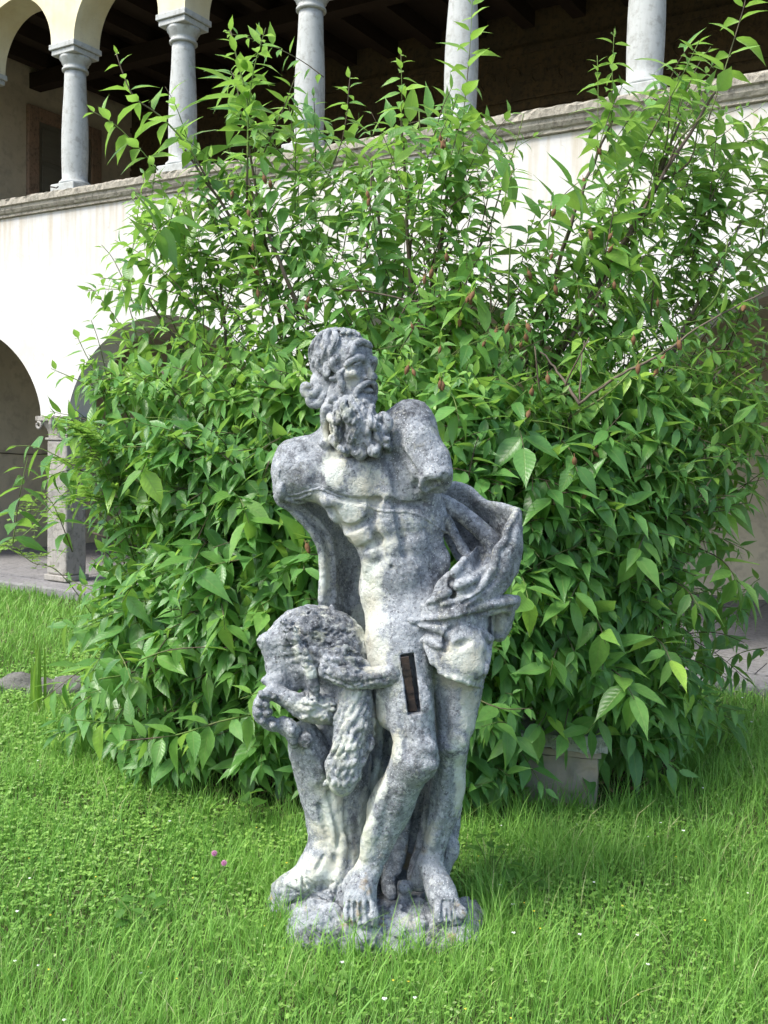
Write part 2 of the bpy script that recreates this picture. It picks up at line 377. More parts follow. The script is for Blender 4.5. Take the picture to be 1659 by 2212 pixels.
class Vol:
    def __init__(s, px0, px1, py0, py1, d0, d1, h):
        cs = np.array([W3((x, y, d)) for x in (px0, px1) for y in (py0, py1) for d in (d0, d1)])
        s.o = cs.min(0); s.h = h; n = np.ceil((cs.max(0) - s.o) / h).astype(int) + 1; s.n = n
        s.f = np.full(tuple(n), 0.5, np.float32)
        s.ax = [(s.o[i] + h * np.arange(n[i])).astype(np.float32) for i in range(3)]
    def box(s, lo, hi, pad):
        a = np.maximum(0, np.floor((lo - pad - s.o) / s.h).astype(int)); b = np.minimum(s.n, np.ceil((hi + pad - s.o) / s.h).astype(int) + 1)
        if (b <= a).any(): return None
        sl = tuple(slice(a[i], b[i]) for i in range(3))
        return sl, s.ax[0][sl[0]][:, None, None], s.ax[1][sl[1]][None, :, None], s.ax[2][sl[2]][None, None, :]
    def comb(s, sl, d, k, op):
        f = s.f[sl]
        if op == '+':
            if k > 0:
                hh = np.maximum(k - np.abs(f - d), 0) / k; s.f[sl] = np.minimum(f, d) - hh * hh * k * 0.25
            else: s.f[sl] = np.minimum(f, d)
        elif op == '-':
            if k > 0:
                hh = np.maximum(k - np.abs(f + d), 0) / k; s.f[sl] = np.maximum(f, -d) + hh * hh * k * 0.25
            else: s.f[sl] = np.maximum(f, -d)
    def capw(s, A, Bp, ra, rb, k=0.0, op='+'):
        A = np.asarray(A, np.float64); Bp = np.asarray(Bp, np.float64); r = max(ra, rb)
        q = s.box(np.minimum(A, Bp), np.maximum(A, Bp), r + k + 3 * s.h)
        if q is None: return
        sl, x, y, z = q; u = Bp - A; L = max(float(u @ u), 1e-12)
        px, py, pz = x - np.float32(A[0]), y - np.float32(A[1]), z - np.float32(A[2])
        t = np.clip((px * np.float32(u[0]) + py * np.float32(u[1]) + pz * np.float32(u[2])) / np.float32(L), 0, 1)
        d = np.sqrt((px - t * np.float32(u[0])) ** 2 + (py - t * np.float32(u[1])) ** 2 + (pz - t * np.float32(u[2])) ** 2) - (np.float32(ra) + t * np.float32(rb - ra))
        s.comb(sl, d, k, op)
    def cap(s, a, b, ra, rb=None, k=8, op='+'):
        s.capw(W3(a), W3(b), ra / PPM, (ra if rb is None else rb) / PPM, k / PPM, op)
    def chain(s, pts, r, k=6, n=4, op='+'):
        P = crom([W3(p) for p in pts], n); m = len(P)
        R = np.interp(np.linspace(0, 1, m), np.linspace(0, 1, len(r)), r) if hasattr(r, '__len__') else np.full(m, r)
        for i in range(m - 1): s.capw(P[i], P[i + 1], R[i] / PPM, R[i + 1] / PPM, k / PPM, op)
    def el(s, c, r, ang=0.0, k=8, op='+', yaw=0.0):
        """ellipsoid; r = (across, deep, tall) in picture units, ang = clockwise turn in the picture"""
        C = W3(c); R = np.array(r, float) / PPM; q = s.box(C - R.max(), C + R.max(), k / PPM + 3 * s.h)
        if q is None: return
        sl, x, y, z = q; x = x - np.float32(C[0]); y = y - np.float32(C[1]); z = z - np.float32(C[2]); a = math.radians(ang); b = math.radians(yaw)
        if b: x, y = x * math.cos(b) + y * math.sin(b), -x * math.sin(b) + y * math.cos(b)
        X = (x * math.cos(a) - z * math.sin(a)); Z = (x * math.sin(a) + z * math.cos(a))
        k0 = np.sqrt((X / R[0]) ** 2 + (y / R[1]) ** 2 + (Z / R[2]) ** 2); k1 = np.sqrt((X / R[0] ** 2) ** 2 + (y / R[1] ** 2) ** 2 + (Z / R[2] ** 2) ** 2) + 1e-6
        s.comb(sl, (k0 * (k0 - 1) / k1).astype(np.float32), k / PPM, op)
    def elw(s, C, R, yaw=0.0, k=.006, op='+'):
        C = np.asarray(C, float); R = np.array(R, float); q = s.box(C - R.max(), C + R.max(), k + 3 * s.h)
        if q is None: return
        sl, x, y, z = q; x = x - np.float32(C[0]); y = y - np.float32(C[1]); Z = z - np.float32(C[2]); b = yaw
        X, Y = x * math.cos(b) + y * math.sin(b), -x * math.sin(b) + y * math.cos(b)
        k0 = np.sqrt((X / R[0]) ** 2 + (Y / R[1]) ** 2 + (Z / R[2]) ** 2); k1 = np.sqrt((X / R[0] ** 2) ** 2 + (Y / R[1] ** 2) ** 2 + (Z / R[2] ** 2) ** 2) + 1e-6
        s.comb(sl, (k0 * (k0 - 1) / k1).astype(np.float32), k, op)
    def chw(s, P, r, k=.004, n=4, op='+'):
        P = crom(P, n); m = len(P); R = np.interp(np.linspace(0, 1, m), np.linspace(0, 1, len(r)), r) if hasattr(r, '__len__') else np.full(m, r)
        for i in range(m - 1): s.capw(P[i], P[i + 1], R[i], R[i + 1], k, op)
    def boxcut(s, c, half, ang, tilt=0.0, op='-', k=0.0):
        C = W3(c); Hh = np.array(half, float) / PPM; rr = float(np.linalg.norm(Hh)); q = s.box(C - rr, C + rr, 0.01)
        sl, x, y, z = q; x = x - C[0]; y = y - C[1]; z = z - C[2]; a = math.radians(ang)
        X = x * math.cos(a) - z * math.sin(a); Z = x * math.sin(a) + z * math.cos(a); Y = y + 0 * X
        d = np.maximum(np.maximum(np.abs(X) - Hh[0], np.abs(Z) - Hh[2]), np.abs(Y) - Hh[1]); s.comb(sl, d.astype(np.float32), k, op)
    def plane(s, p, nrm, c, r):
        """slice off what lies beyond the plane inside a ball"""
        Pp = W3(p); C = W3(c); q = s.box(C - r / PPM, C + r / PPM, 0); sl, x, y, z = q; n = np.array(nrm, float); n /= np.linalg.norm(n)
        d = (x - Pp[0]) * n[0] + (y - Pp[1]) * n[1] + (z - Pp[2]) * n[2]
        d = d + 0.004 * np.sin(70 * x + 40 * z) + 0.003 * np.sin(160 * y + 90 * x)
        ball = np.sqrt((x - C[0]) ** 2 + (y - C[1]) ** 2 + (z - C[2]) ** 2) - r / PPM
        s.f[sl] = np.maximum(s.f[sl], np.minimum(d, -ball)).astype(np.float32)
    def sheet(s, rows, r, k=4, n=5, m=5, wav=None):
        rows = [crom([W3(p) for p in row], n) for row in rows]; G = crom(np.array(rows).reshape(len(rows), -1), m).reshape(-1, rows[0].shape[0], 3)
        step = 0.8 * r / PPM
        for i in range(len(G)):                           # resample so that the balls overlap
            for j in range(G.shape[1] - 1):
                L = np.linalg.norm(G[i, j + 1] - G[i, j])
                s.capw(G[i, j], G[i, j + 1], r / PPM, r / PPM, k / PPM)
            if i < len(G) - 1:
                for j in range(G.shape[1]): s.capw(G[i, j], G[i + 1, j], r / PPM, r / PPM, k / PPM)
                g = max(np.linalg.norm(G[i + 1] - G[i], axis=1).max(), 1e-6); q = int(g / step)
                for a in range(1, q):
                    row = G[i] * (1 - a / q) + G[i + 1] * (a / q)
                    for j in range(G.shape[1] - 1): s.capw(row[j], row[j + 1], r / PPM, r / PPM, k / PPM)
    def surf(s, px, py):
        """depth offset of the first surface met on the sight line, or None"""
        ys = np.arange(s.ax[1][0], s.ax[1][-1], s.h * 0.5); d = _D0 * F + _R0 * (px - CX) - _U0 * (py - CY)
        P = _C0[None] + d[None] * (ys / d[1])[:, None]; I = np.round((P - s.o) / s.h).astype(int)
        ok = ((I >= 0) & (I < s.n)).all(1); v = np.full(len(ys), 0.5); v[ok] = s.f[I[ok, 0], I[ok, 1], I[ok, 2]]
        w = np.where(v < 0)[0]
        return None if len(w) == 0 else float(ys[w[0]] - SY)
    def on(s, pts, off=0.0, src=None):
        out = []; last = None
        P = crom([p[:2] for p in pts], 6)
        for p in P:
            d = (src or s).surf(p[0], p[1])
            if d is None: d = last
            if d is None: continue
            last = d; out.append((p[0], p[1], d + off))
        return out
    def ridge(s, pts, r, off=0.0, k=4, src=None):
        q = s.on(pts, off, src)
        if len(q) > 1: s.chain(q, r, k, 1)
    def groove(s, pts, r, off=0.0, k=3, src=None):
        q = s.on(pts, off, src)
        if len(q) > 1: s.chain(q, r, k, 1, '-')
    def bump(s, px, py, rx, rz, h=8, ang=0, k=14):
        d = s.surf(px, py)
        if d is not None: s.el((px, py, d + (rx * 0.0 + 14 - h) / PPM), (rx, 14, rz), ang, k)
    def pit(s, px, py, rx, rz, dep=6, ang=0, k=8):
        d = s.surf(px, py)
        if d is not None: s.el((px, py, d + (dep - 14) / PPM), (rx, 14, rz), ang, k, '-')
    def shell(s, src, poly, off, k=0.0, wav=None):
        """a layer that lies on another volume inside a picture polygon"""
        V = [W3((p[0], p[1], 0)) for p in poly]; V = np.array(V); lo = V.min(0) - 0.03; hi = V.max(0) + 0.03; lo[1] = s.ax[1][0]; hi[1] = s.ax[1][-1]
        sl, x, y, z = s.box(lo, hi, 0); dx = x - _C0[0]; dy = y - _C0[1]; dz = z - _C0[2]
        zz = dx * _D0[0] + dy * _D0[1] + dz * _D0[2]
        px = CX + F * (dx * _R0[0] + dy * _R0[1] + dz * _R0[2]) / zz; py = CY - F * (dx * _U0[0] + dy * _U0[1] + dz * _U0[2]) / zz
        ins = np.zeros(px.shape, bool); dist = np.full(px.shape, 1e9, np.float32); n = len(poly)
        for i in range(n):
            x0, y0 = poly[i]; x1, y1 = poly[(i + 1) % n]; ex, ey = x1 - x0, y1 - y0
            t = np.clip(((px - x0) * ex + (py - y0) * ey) / (ex * ex + ey * ey), 0, 1)
            dist = np.minimum(dist, np.hypot(px - x0 - t * ex, py - y0 - t * ey).astype(np.float32))
            c = ((y0 > py) != (y1 > py)) & (px < (x1 - x0) * (py - y0) / (y1 - y0 + 1e-9) + x0); ins ^= c
        sd = np.where(ins, -dist, dist) / PPM; g = src.f[sl] - off / PPM
        d = np.maximum(g, sd); d = np.maximum(d, -(g + 40 / PPM)); s.comb(sl, d.astype(np.float32), k / PPM, '+')
    def mesh(s, name, mat, parent, rough=0.0015, extra=None):
        f = s.f; f[0] = f[-1] = 0.5; f[:, 0] = f[:, -1] = 0.5; f[:, :, 0] = f[:, :, -1] = 0.5
        g = f < 0
        c = g[:-1, :-1, :-1].astype(np.int8)
        tot = np.zeros(c.shape, np.int8)
        for i in (0, 1):
            for j in (0, 1):
                for k in (0, 1): tot += g[i:g.shape[0] - 1 + i, j:g.shape[1] - 1 + j, k:g.shape[2] - 1 + k]
        act = (tot > 0) & (tot < 8); idx = np.full(act.shape, -1, np.int32); cells = np.argwhere(act); idx[act] = np.arange(len(cells))
        acc = np.zeros((len(cells), 3)); cnt = np.zeros(len(cells)); cor = [(i, j, k) for i in (0, 1) for j in (0, 1) for k in (0, 1)]
        vals = {cc: f[cells[:, 0] + cc[0], cells[:, 1] + cc[1], cells[:, 2] + cc[2]] for cc in cor}
        for a in cor:
            for ax in range(3):
                if a[ax] == 0:
                    b = list(a); b[ax] = 1; b = tuple(b); va, vb = vals[a], vals[b]; cr = (va < 0) != (vb < 0); t = np.where(cr, va / np.where(cr, va - vb, 1), 0)
                    p = np.tile(np.array(a, float), (len(cells), 1)); p[:, ax] = t; acc += p * cr[:, None]; cnt += cr
        V = (cells + acc / cnt[:, None]) * s.h + s.o
        quads = []
        for ax in range(3):
            o1, o2 = [(1, 2), (2, 0), (0, 1)][ax]
            sa = [slice(None)] * 3; sb = [slice(None)] * 3; sa[ax] = slice(0, -1); sb[ax] = slice(1, None); A = g[tuple(sa)]; Bq = g[tuple(sb)]
            for flip, msk in ((False, A & ~Bq), (True, ~A & Bq)):
                e = np.argwhere(msk); e = e[(e[:, o1] > 0) & (e[:, o2] > 0)]
                def cell(d1, d2):
                    q = e.copy(); q[:, o1] += d1; q[:, o2] += d2; return idx[q[:, 0], q[:, 1], q[:, 2]]
                Q = np.stack([cell(-1, -1), cell(0, -1), cell(0, 0), cell(-1, 0)], 1)
                quads.append(Q[:, ::-1] if flip else Q)
        Q = np.vstack(quads); Q = Q[(Q >= 0).all(1)]
        # one gentle relaxation, then weathering along the gradient
        sm = np.zeros_like(V); ct = np.zeros(len(V))
        for a in range(4):
            for b in (1, 3):
                np.add.at(sm, Q[:, a], V[Q[:, (a + b) % 4]]); np.add.at(ct, Q[:, a], 1)
        V = V * 0.7 + 0.3 * sm / ct[:, None]
        if rough:
            N = np.zeros_like(V); fn = np.cross(V[Q[:, 1]] - V[Q[:, 0]], V[Q[:, 2]] - V[Q[:, 0]])
            for a in range(4): np.add.at(N, Q[:, a], fn)
            N /= np.linalg.norm(N, axis=1, keepdims=True) + 1e-12
            V = V + N * (rough * (1.1 * vnoise(V * 34) + 0.8 * vnoise(V * 80 + 7) + 0.7 * vnoise(V * 170 + 3)))[:, None]
        me = mesh_np(name, V, Q)
        o = link(name, me, mat, parent, True)
        dd = V - _C0; zz = dd @ _D0; px = CX + F * (dd @ _R0) / zz; py = CY - F * (dd @ _U0) / zz
        cl = np.zeros(len(V)); 
        for (x, y, rx, ry, st) in CLEAN:
            cl = np.maximum(cl, st * 1.3 * np.clip(1.5 - 1.3 * np.hypot((px - x) / rx, (py - y) / ry), 0, 1))
        dk = np.zeros(len(V))
        for (x, y, rx, ry, st) in DARK: dk = np.maximum(dk, st * np.clip(1.5 - 1.3 * np.hypot((px - x) / rx, (py - y) / ry), 0, 1))
        me.attributes.new('crust', 'FLOAT', 'POINT').data.foreach_set('value', dk.astype(np.float32))
        at_ = me.attributes.new('clean', 'FLOAT', 'POINT'); at_.data.foreach_set('value', cl.astype(np.float32))
        return o
_tab = np.random.default_rng(5).random(4096).astype(np.float32) * 2 - 1
def vnoise(P):
    I = np.floor(P).astype(np.int64); fr = P - I; fr = fr * fr * (3 - 2 * fr); out = 0
    for i in (0, 1):
        for j in (0, 1):
            for k in (0, 1):
                h = ((I[:, 0] + i) * 73856093 ^ (I[:, 1] + j) * 19349663 ^ (I[:, 2] + k) * 83492791) & 4095
                w = (fr[:, 0] if i else 1 - fr[:, 0]) * (fr[:, 1] if j else 1 - fr[:, 1]) * (fr[:, 2] if k else 1 - fr[:, 2]); out = out + _tab[h] * w
    return out
# places grown over with dark crusty lichen
DARK = [(700, 1360, 110, 70, .9), (760, 1420, 60, 50, .7), (880, 880, 60, 30, .9), (920, 990, 36, 40, .5), (640, 970, 60, 40, .6), (630, 1030, 40, 40, .5), (1010, 1160, 60, 70, .7), (1090, 1180, 40, 100, .6), (960, 1270, 90, 50, .7), (1000, 1310, 110, 30, .7), (900, 1560, 40, 80, .6),
        (890, 1640, 60, 50, .6), (850, 1730, 40, 50, .7), (800, 1465, 90, 24, .7), (750, 930, 60, 60, .35), (585, 1520, 40, 50, .6), (700, 2015, 90, 24, .8), (950, 2015, 90, 24, .8), (975, 1970, 40, 30, .5), (785, 1975, 40, 30, .4), (745, 1250, 30, 60, .6), (900, 1250, 60, 40, .5),
        (740, 1600, 14, 60, .4), (660, 1600, 24, 24, .8), (960, 1400, 20, 50, .5), (735, 760, 70, 40, .3), (860, 1450, 30, 60, .35), (830, 1750, 10, 10, .1)]
# places where rain-washed pale stone shows between the lichens: x, y, radius x, radius y, strength
CLEAN = [(722, 1010, 26, 52, 1.0), (707, 930, 14, 40, .8), (745, 1110, 42, 42, .85), (775, 1165, 34, 34, .8), (690, 1080, 30, 30, .5), (800, 1250, 34, 60, .95),
         (800, 1340, 40, 60, .9), (812, 1400, 34, 60, .8), (820, 1560, 16, 70, .8), (855, 1610, 20, 40, .8), (815, 1690, 22, 60, .9), (790, 1780, 26, 80, .9), (775, 1850, 24, 40, .8),
         (1010, 1420, 50, 44, .95), (1010, 1520, 24, 80, .85), (985, 1470, 50, 24, .8), (995, 1690, 18, 90, .7), (925, 1800, 18, 40, .6), (1080, 1345, 22, 40, .7), (990, 1600, 30, 30, .4),
         (680, 1540, 50, 40, .7), (640, 1390, 10, 60, .5), (670, 1440, 20, 40, .6), (760, 1510, 40, 40, .5), (745, 1600, 40, 100, .35), (720, 1780, 50, 120, .75), (700, 1880, 60, 50, .8), (650, 1900, 60, 40, .7),
         (700, 1240, 20, 90, .5), (662, 850, 20, 40, .5), (740, 1990, 90, 20, .35), (880, 1990, 40, 20, .4), (650, 1200, 60, 120, .3), (870, 1130, 60, 40, .35), (790, 1060, 60, 60, .55), (820, 1180, 50, 70, .5), (760, 815, 26, 30, .45), (905, 1060, 20, 20, .3)]
# ================================================================ the statue
def m_statue():
    t = NT('lichened_stone'); v = t.coord()
    n1 = t.noise(v, 5.0, 7, 0.66); n2 = t.noise(v, 24, 7, 0.7); n3 = t.noise(v, 90, 5, 0.7)
    grey = t.mix(t.ramp(n1, [(0.34, 0), (0.66, 1)]), (0.315, 0.34, 0.36), (0.145, 0.16, 0.175))
    grey = t.mix(t.ramp(t.noise(v, 34, 7, 0.78), [(0.46, 0), (0.60, 0.85)]), grey, (0.44, 0.465, 0.48))
    grey = t.mix(t.ramp(t.noise(v, 95, 5, 0.75), [(0.34, 0.85), (0.47, 0)]), grey, (0.055, 0.055, 0.065))
    grey = t.mix(t.ramp(t.noise(v, 11, 7, 0.75), [(0.36, 0.7), (0.44, 0)]), grey, (0.085, 0.09, 0.105))
    # white and dark lichen spots
    spot = t.ramp(t.voro(v, 95), [(0.10, 1), (0.2, 0)]); msk = t.ramp(t.noise(v, 9, 3), [(0.44, 0), (0.58, 1)])
    grey = t.mix(t.math('MULTIPLY', t.math('MULTIPLY', spot, msk), 0.75), grey, (0.60, 0.62, 0.64))
    dsp = t.ramp(t.voro(t.node('ShaderNodeVectorMath', operation='ADD', i_0=v, i_1=(3.3, 1.7, 9.1)).outputs[0], 42), [(0.10, 1), (0.19, 0)])
    grey = t.mix(t.math('MULTIPLY', t.math('MULTIPLY', dsp, t.ramp(t.noise(v, 6, 3, 0.5), [(0.5, 0), (0.6, 1)])), 0.85), grey, (0.06, 0.06, 0.075))
    cr = t.math('ADD', t.math('MULTIPLY', t.attr('crust'), 0.72), t.math('ADD', t.math('MULTIPLY', t.math('SUBTRACT', n2, 0.5), 2.4), t.math('MULTIPLY', t.math('SUBTRACT', n1, 0.5), 1.5)))
    crust = t.mix(t.ramp(t.noise(v, 70, 5, .75), [(0.42, 0), (0.6, 1)]), (0.058, 0.062, 0.068), (0.19, 0.205, 0.22))
    grey = t.mix(t.ramp(cr, [(0.25, 0), (0.7, .95)]), grey, crust)
    grey = t.mix(t.math('MULTIPLY', spot, t.math('MULTIPLY', msk, .6)), grey, (0.55, 0.57, 0.6))
    cream = t.mix(t.ramp(t.noise(v, 11, 5), [(0.35, 0), (0.65, 1)]), (0.58, 0.62, 0.57), (0.46, 0.45, 0.37))
    cr = t.math('ADD', t.math('MULTIPLY', t.attr('crust'), 0.72), t.math('ADD', t.math('MULTIPLY', t.math('SUBTRACT', n2, 0.5), 2.4), t.math('MULTIPLY', t.math('SUBTRACT', n1, 0.5), 1.5)))
    crust = t.mix(t.ramp(t.noise(v, 70, 5, .75), [(0.42, 0), (0.6, 1)]), (0.058, 0.062, 0.068), (0.19, 0.205, 0.22))
    grey = t.mix(t.ramp(cr, [(0.25, 0), (0.7, .95)]), grey, crust)
    grey = t.mix(t.math('MULTIPLY', spot, t.math('MULTIPLY', msk, .6)), grey, (0.55, 0.57, 0.6))
    cream = t.mix(t.ramp(n3, [(0.3, 0.5), (0.45, 0)]), cream, (0.32, 0.30, 0.24))
    cl = t.math('ADD', t.attr('clean'), t.math('MULTIPLY', t.math('SUBTRACT', n2, 0.5), 3.0))
    cl = t.math('ADD', cl, t.math('ADD', t.math('MULTIPLY', t.math('SUBTRACT', n1, 0.5), 1.6), t.math('MULTIPLY', t.math('SUBTRACT', n3, 0.5), 1.2)))
    c = t.mix(t.ramp(cl, [(0.25, 0), (0.85, 1)]), grey, cream)
    # a little moss green and ochre lichen
    c = t.mix(t.ramp(t.noise(v, 7.3, 5, 0.6), [(0.58, 0), (0.72, 0.5)]), c, (0.26, 0.29, 0.17))
    sep = t.node('ShaderNodeSeparateXYZ', i_0=v)
    low = t.node('ShaderNodeMapRange', i_0=sep.outputs[2], i_1=0.35, i_2=0.05, i_3=0.0, i_4=1.0).outputs[0]
    c = t.mix(t.math('MULTIPLY', low, t.ramp(t.noise(v, 14, 4), [(0.60, 0), (0.68, .8)])), c, (0.30, 0.21, 0.07))
    pit = t.ramp(t.voro(v, 120), [(0.0, 0), (0.35, 1)])
    h = t.math('ADD', t.math('MULTIPLY', n3, 0.8), t.math('ADD', t.math('MULTIPLY', n2, 1.2), t.math('MULTIPLY', pit, 0.35)))
    h = t.math('ADD', h, t.math('MULTIPLY', t.noise(v, 260, 4, .7), .5)); t.bump(h, 0.85, 0.006)
    return t.base(c, 0.9, 0.2)
M['statue'] = m_statue()
ST = tag(empty('stone_statue', (float(at(840, 2030, SY)[0]), SY, 0)), 'weathered grey stone statue of a bearded man with broken arms beside an eagle', 'statue')
bpy.context.view_layer.update()
def fin(o):
    o.matrix_parent_inverse = Matrix.Translation(ST.location).inverted(); return o

# ---------------- the body
b = Vol(575, 1080, 700, 2050, -0.33, 0.30, 0.0035)
# trunk
b.el((815, 1075, .04), (100, 84, 132), -20, k=20)
b.el((862, 1195, .04), (84, 72, 115), -14, k=30)
b.el((912, 1325, .04), (124, 84, 82), 6, k=40)
b.el((850, 1270, .045), (74, 72, 70), 0, k=30)
# neck and shoulders
b.cap((728, 880, .0), (745, 985, .045), 36, 46, 24)
b.cap((735, 945, .06), (640, 985, .06), 30, 34, 30)
b.cap((745, 960, .06), (880, 915, .05), 42, 38, 40)
b.el((642, 1012, .04), (52, 56, 62), -15, k=26)
b.cap((640, 1030, .05), (622, 1070, .14), 44, 30, 20)
b.cap((642, 1020, .03), (720, 1050, .0), 44, 50, 30)
b.el((886, 914, .0), (50, 54, 52), 0, k=24)
b.cap((892, 930, -.01), (938, 1030, -.10), 50, 40, 20)
b.cap((870, 960, .02), (910, 1120, .05), 52, 60, 30)
b.el((930, 1000, -.06), (44, 46, 40), -15, k=16)
b.plane((938, 1046, -.12), (0.25, -0.62, -0.74), (940, 1075, -.17), 66)
b.pit(940, 1046, 20, 10, 7); b.pit(925, 1052, 8, 7, 9)
# chest
b.bump(752, 1030, 58, 40, 12, -12, 18); b.bump(872, 1040, 52, 42, 12, -18, 18)
b.pit(812, 1030, 10, 48, 3, -10, 22); b.bump(700, 985, 34, 12, 5, -22, 16); b.bump(790, 975, 30, 10, 4, -20, 16)
b.bump(748, 1104, 38, 28, 9, -20, 26); b.bump(780, 1154, 36, 26, 8, -20, 26); b.bump(716, 1078, 22, 16, 8, -20, 14); b.bump(812, 1190, 24, 18, 7, -20, 16)
b.groove([(716, 1100), (745, 1140), (775, 1136), (800, 1120)], 4, .002, 10); b.groove([(745, 1165), (770, 1186), (802, 1178), (822, 1160)], 4, .002, 10); b.groove([(812, 1080), (806, 1110), (815, 1150), (830, 1190)], 4, .002, 16); b.groove([(705, 1062), (745, 1078), (790, 1082), (822, 1078)], 4, .001, 8); b.groove([(838, 1084), (872, 1092), (915, 1088)], 5, .001, 10)
b.bump(840, 1132, 26, 20, 5, -15, 18); b.bump(888, 1124, 24, 20, 5, -15, 18)
b.bump(852, 1180, 26, 19, 6, -12, 16); b.bump(896, 1172, 24, 19, 6, -12, 16); b.groove([(852, 1090), (868, 1150), (876, 1210)], 3, .002, 12)
b.bump(858, 1240, 46, 32, 9, -10, 14); b.pit(846, 1226, 6, 6, 8, 0, 8); b.bump(940, 1200, 30, 50, 6, -25, 20); b.bump(800, 1215, 18, 34, 5, -10, 16)
b.groove([(845, 1000), (862, 1075)], 5, -.002, 10); b.groove([(873, 975), (893, 1020), (900, 1055)], 6, -.002, 8)
b.bump(668, 1020, 30, 32, 6, 0, 16); b.pit(684, 1044, 10, 24, 4, -10, 16); b.bump(905, 955, 30, 38, 6, -20, 16)
# neck tendons
b.ridge([(702, 880), (702, 915), (712, 965)], 7, -.002, 8); b.groove([(716, 890), (716, 930), (722, 962)], 5, 0, 6); b.pit(728, 968, 14, 8, 6, 0, 8); b.bump(702, 957, 14, 10, 6, -10, 8)
# legs: the bent one in front
b.cap((862, 1375, -.02), (895, 1595, -.13), 72, 45, 34); b.cap((835, 1400, .0), (850, 1540, -.05), 45, 38, 24)
b.el((900, 1640, -.145), (47, 44, 50), 10, k=16); b.cap((895, 1635, -.13), (838, 1760, -.07), 44, 40, 16)
b.el((848, 1728, -.05), (48, 46, 70), 22, k=18); b.cap((838, 1760, -.06), (793, 1890, -.10), 40, 25, 16)
b.bump(918, 1618, 26, 22, 5, 0, 12); b.bump(926, 1650, 20, 14, 6, 20, 10); b.pit(884, 1612, 8, 22, 4, 10, 12); b.bump(905, 1530, 26, 50, 5, 8, 18); b.pit(868, 1560, 7, 60, 4, -12, 14)
b.ridge([(835, 1700), (812, 1770), (792, 1850)], 9, .003, 14); b.bump(800, 1800, 16, 40, 4, 18, 14); b.bump(810, 1882, 9, 9, 5)
# its foot, toes gripping the rock
b.cap((790, 1890, -.10), (776, 1945, -.15), 28, 33, 12); b.cap((772, 1895, -.07), (760, 1915, -.06), 22, 24, 10); b.cap((776, 1935, -.14), (786, 1968, -.17), 30, 28, 12)
for x0, x1, y1, r in ((802, 808, 1990, 13), (786, 792, 2004, 10), (773, 777, 2008, 9.5), (761, 763, 1998, 9), (750, 751, 1986, 8.5)):
    b.chain([(x0 * .6 + 776 * .4, 1945, -.165), (x0, 1965, -.185), ((x0 + x1) / 2, 1981, -.195), (x1, y1, -.185)], [r, r * .95, r * 1.05, r * .85], 3)
    b.ridge([(x0 * .5 + 390, 1912), (x0, 1958)], 4, .001, 5)
for x0, x1 in ((794, 800), (779, 784), (767, 769), (756, 756)): b.groove([(x0, 1950), ((x0 + x1) / 2, 1972), (x1, 1996)], 4.0, .001, 2)
for x, y in ((804, 1976), (789, 1988), (776, 1990), (763, 1982), (752, 1972)): b.bump(x, y, 7, 6, 4, 0, 3)
# the standing leg
b.cap((985, 1370, .03), (985, 1560, -.02), 62, 42, 30); b.el((992, 1470, .02), (50, 54, 90), -4, k=20); b.el((977, 1604, -.03), (35, 38, 42), 0, k=14)
b.cap((975, 1610, -.015), (966, 1700, .02), 35, 38, 14); b.el((966, 1700, .02), (34, 40, 64), 4, k=14); b.cap((962, 1730, .015), (930, 1860, -.01), 34, 23, 14)
b.bump(985, 1590, 18, 16, 5, 0, 10); b.bump(975, 1615, 14, 9, 5, 0, 8); b.pit(962, 1580, 7, 24, 4, 0, 10); b.pit(966, 1520, 7, 50, 3, 6, 14); b.bump(1000, 1600, 10, 14, 5, 0, 8)
b.ridge([(968, 1650), (958, 1740), (932, 1830)], 8, .003, 14); b.bump(912, 1862, 9, 10, 5); b.bump(944, 1850, 8, 9, 4)
b.cap((928, 1860, -.01), (955, 1935, -.09), 26, 30, 12); b.cap((915, 1880, .0), (905, 1905, .03), 22, 22, 10); b.cap((950, 1920, -.08), (972, 1962, -.13), 30, 25, 12)
for x1, y1, r in ((948, 1998, 11.5), (963, 2000, 9), (976, 1997, 9), (988, 1990, 8.5), (1000, 1980, 8)):
    b.chain([(958 + (x1 - 972) * .4, 1945, -.11), (968 + (x1 - 972) * .8, 1962, -.145), (x1, 1978 if x1 < 990 else 1970, -.16), (x1 + 2, y1, -.155)], [r, r * .95, r * 1.05, r * .85], 3)
for x0, x1 in ((958, 955), (966, 969), (975, 981), (983, 993)): b.groove([(x0, 1948), ((x0 + x1) / 2, 1966), (x1, 1992)], 4.0, .001, 2)
for x, y in ((951, 1984), (964, 1984), (976, 1980), (987, 1974), (997, 1966)): b.bump(x, y, 7, 6, 4, 0, 3)
# mortise cut in the thigh
b.boxcut((887, 1474, -.13), (14.5, 48, 61), -8.5)
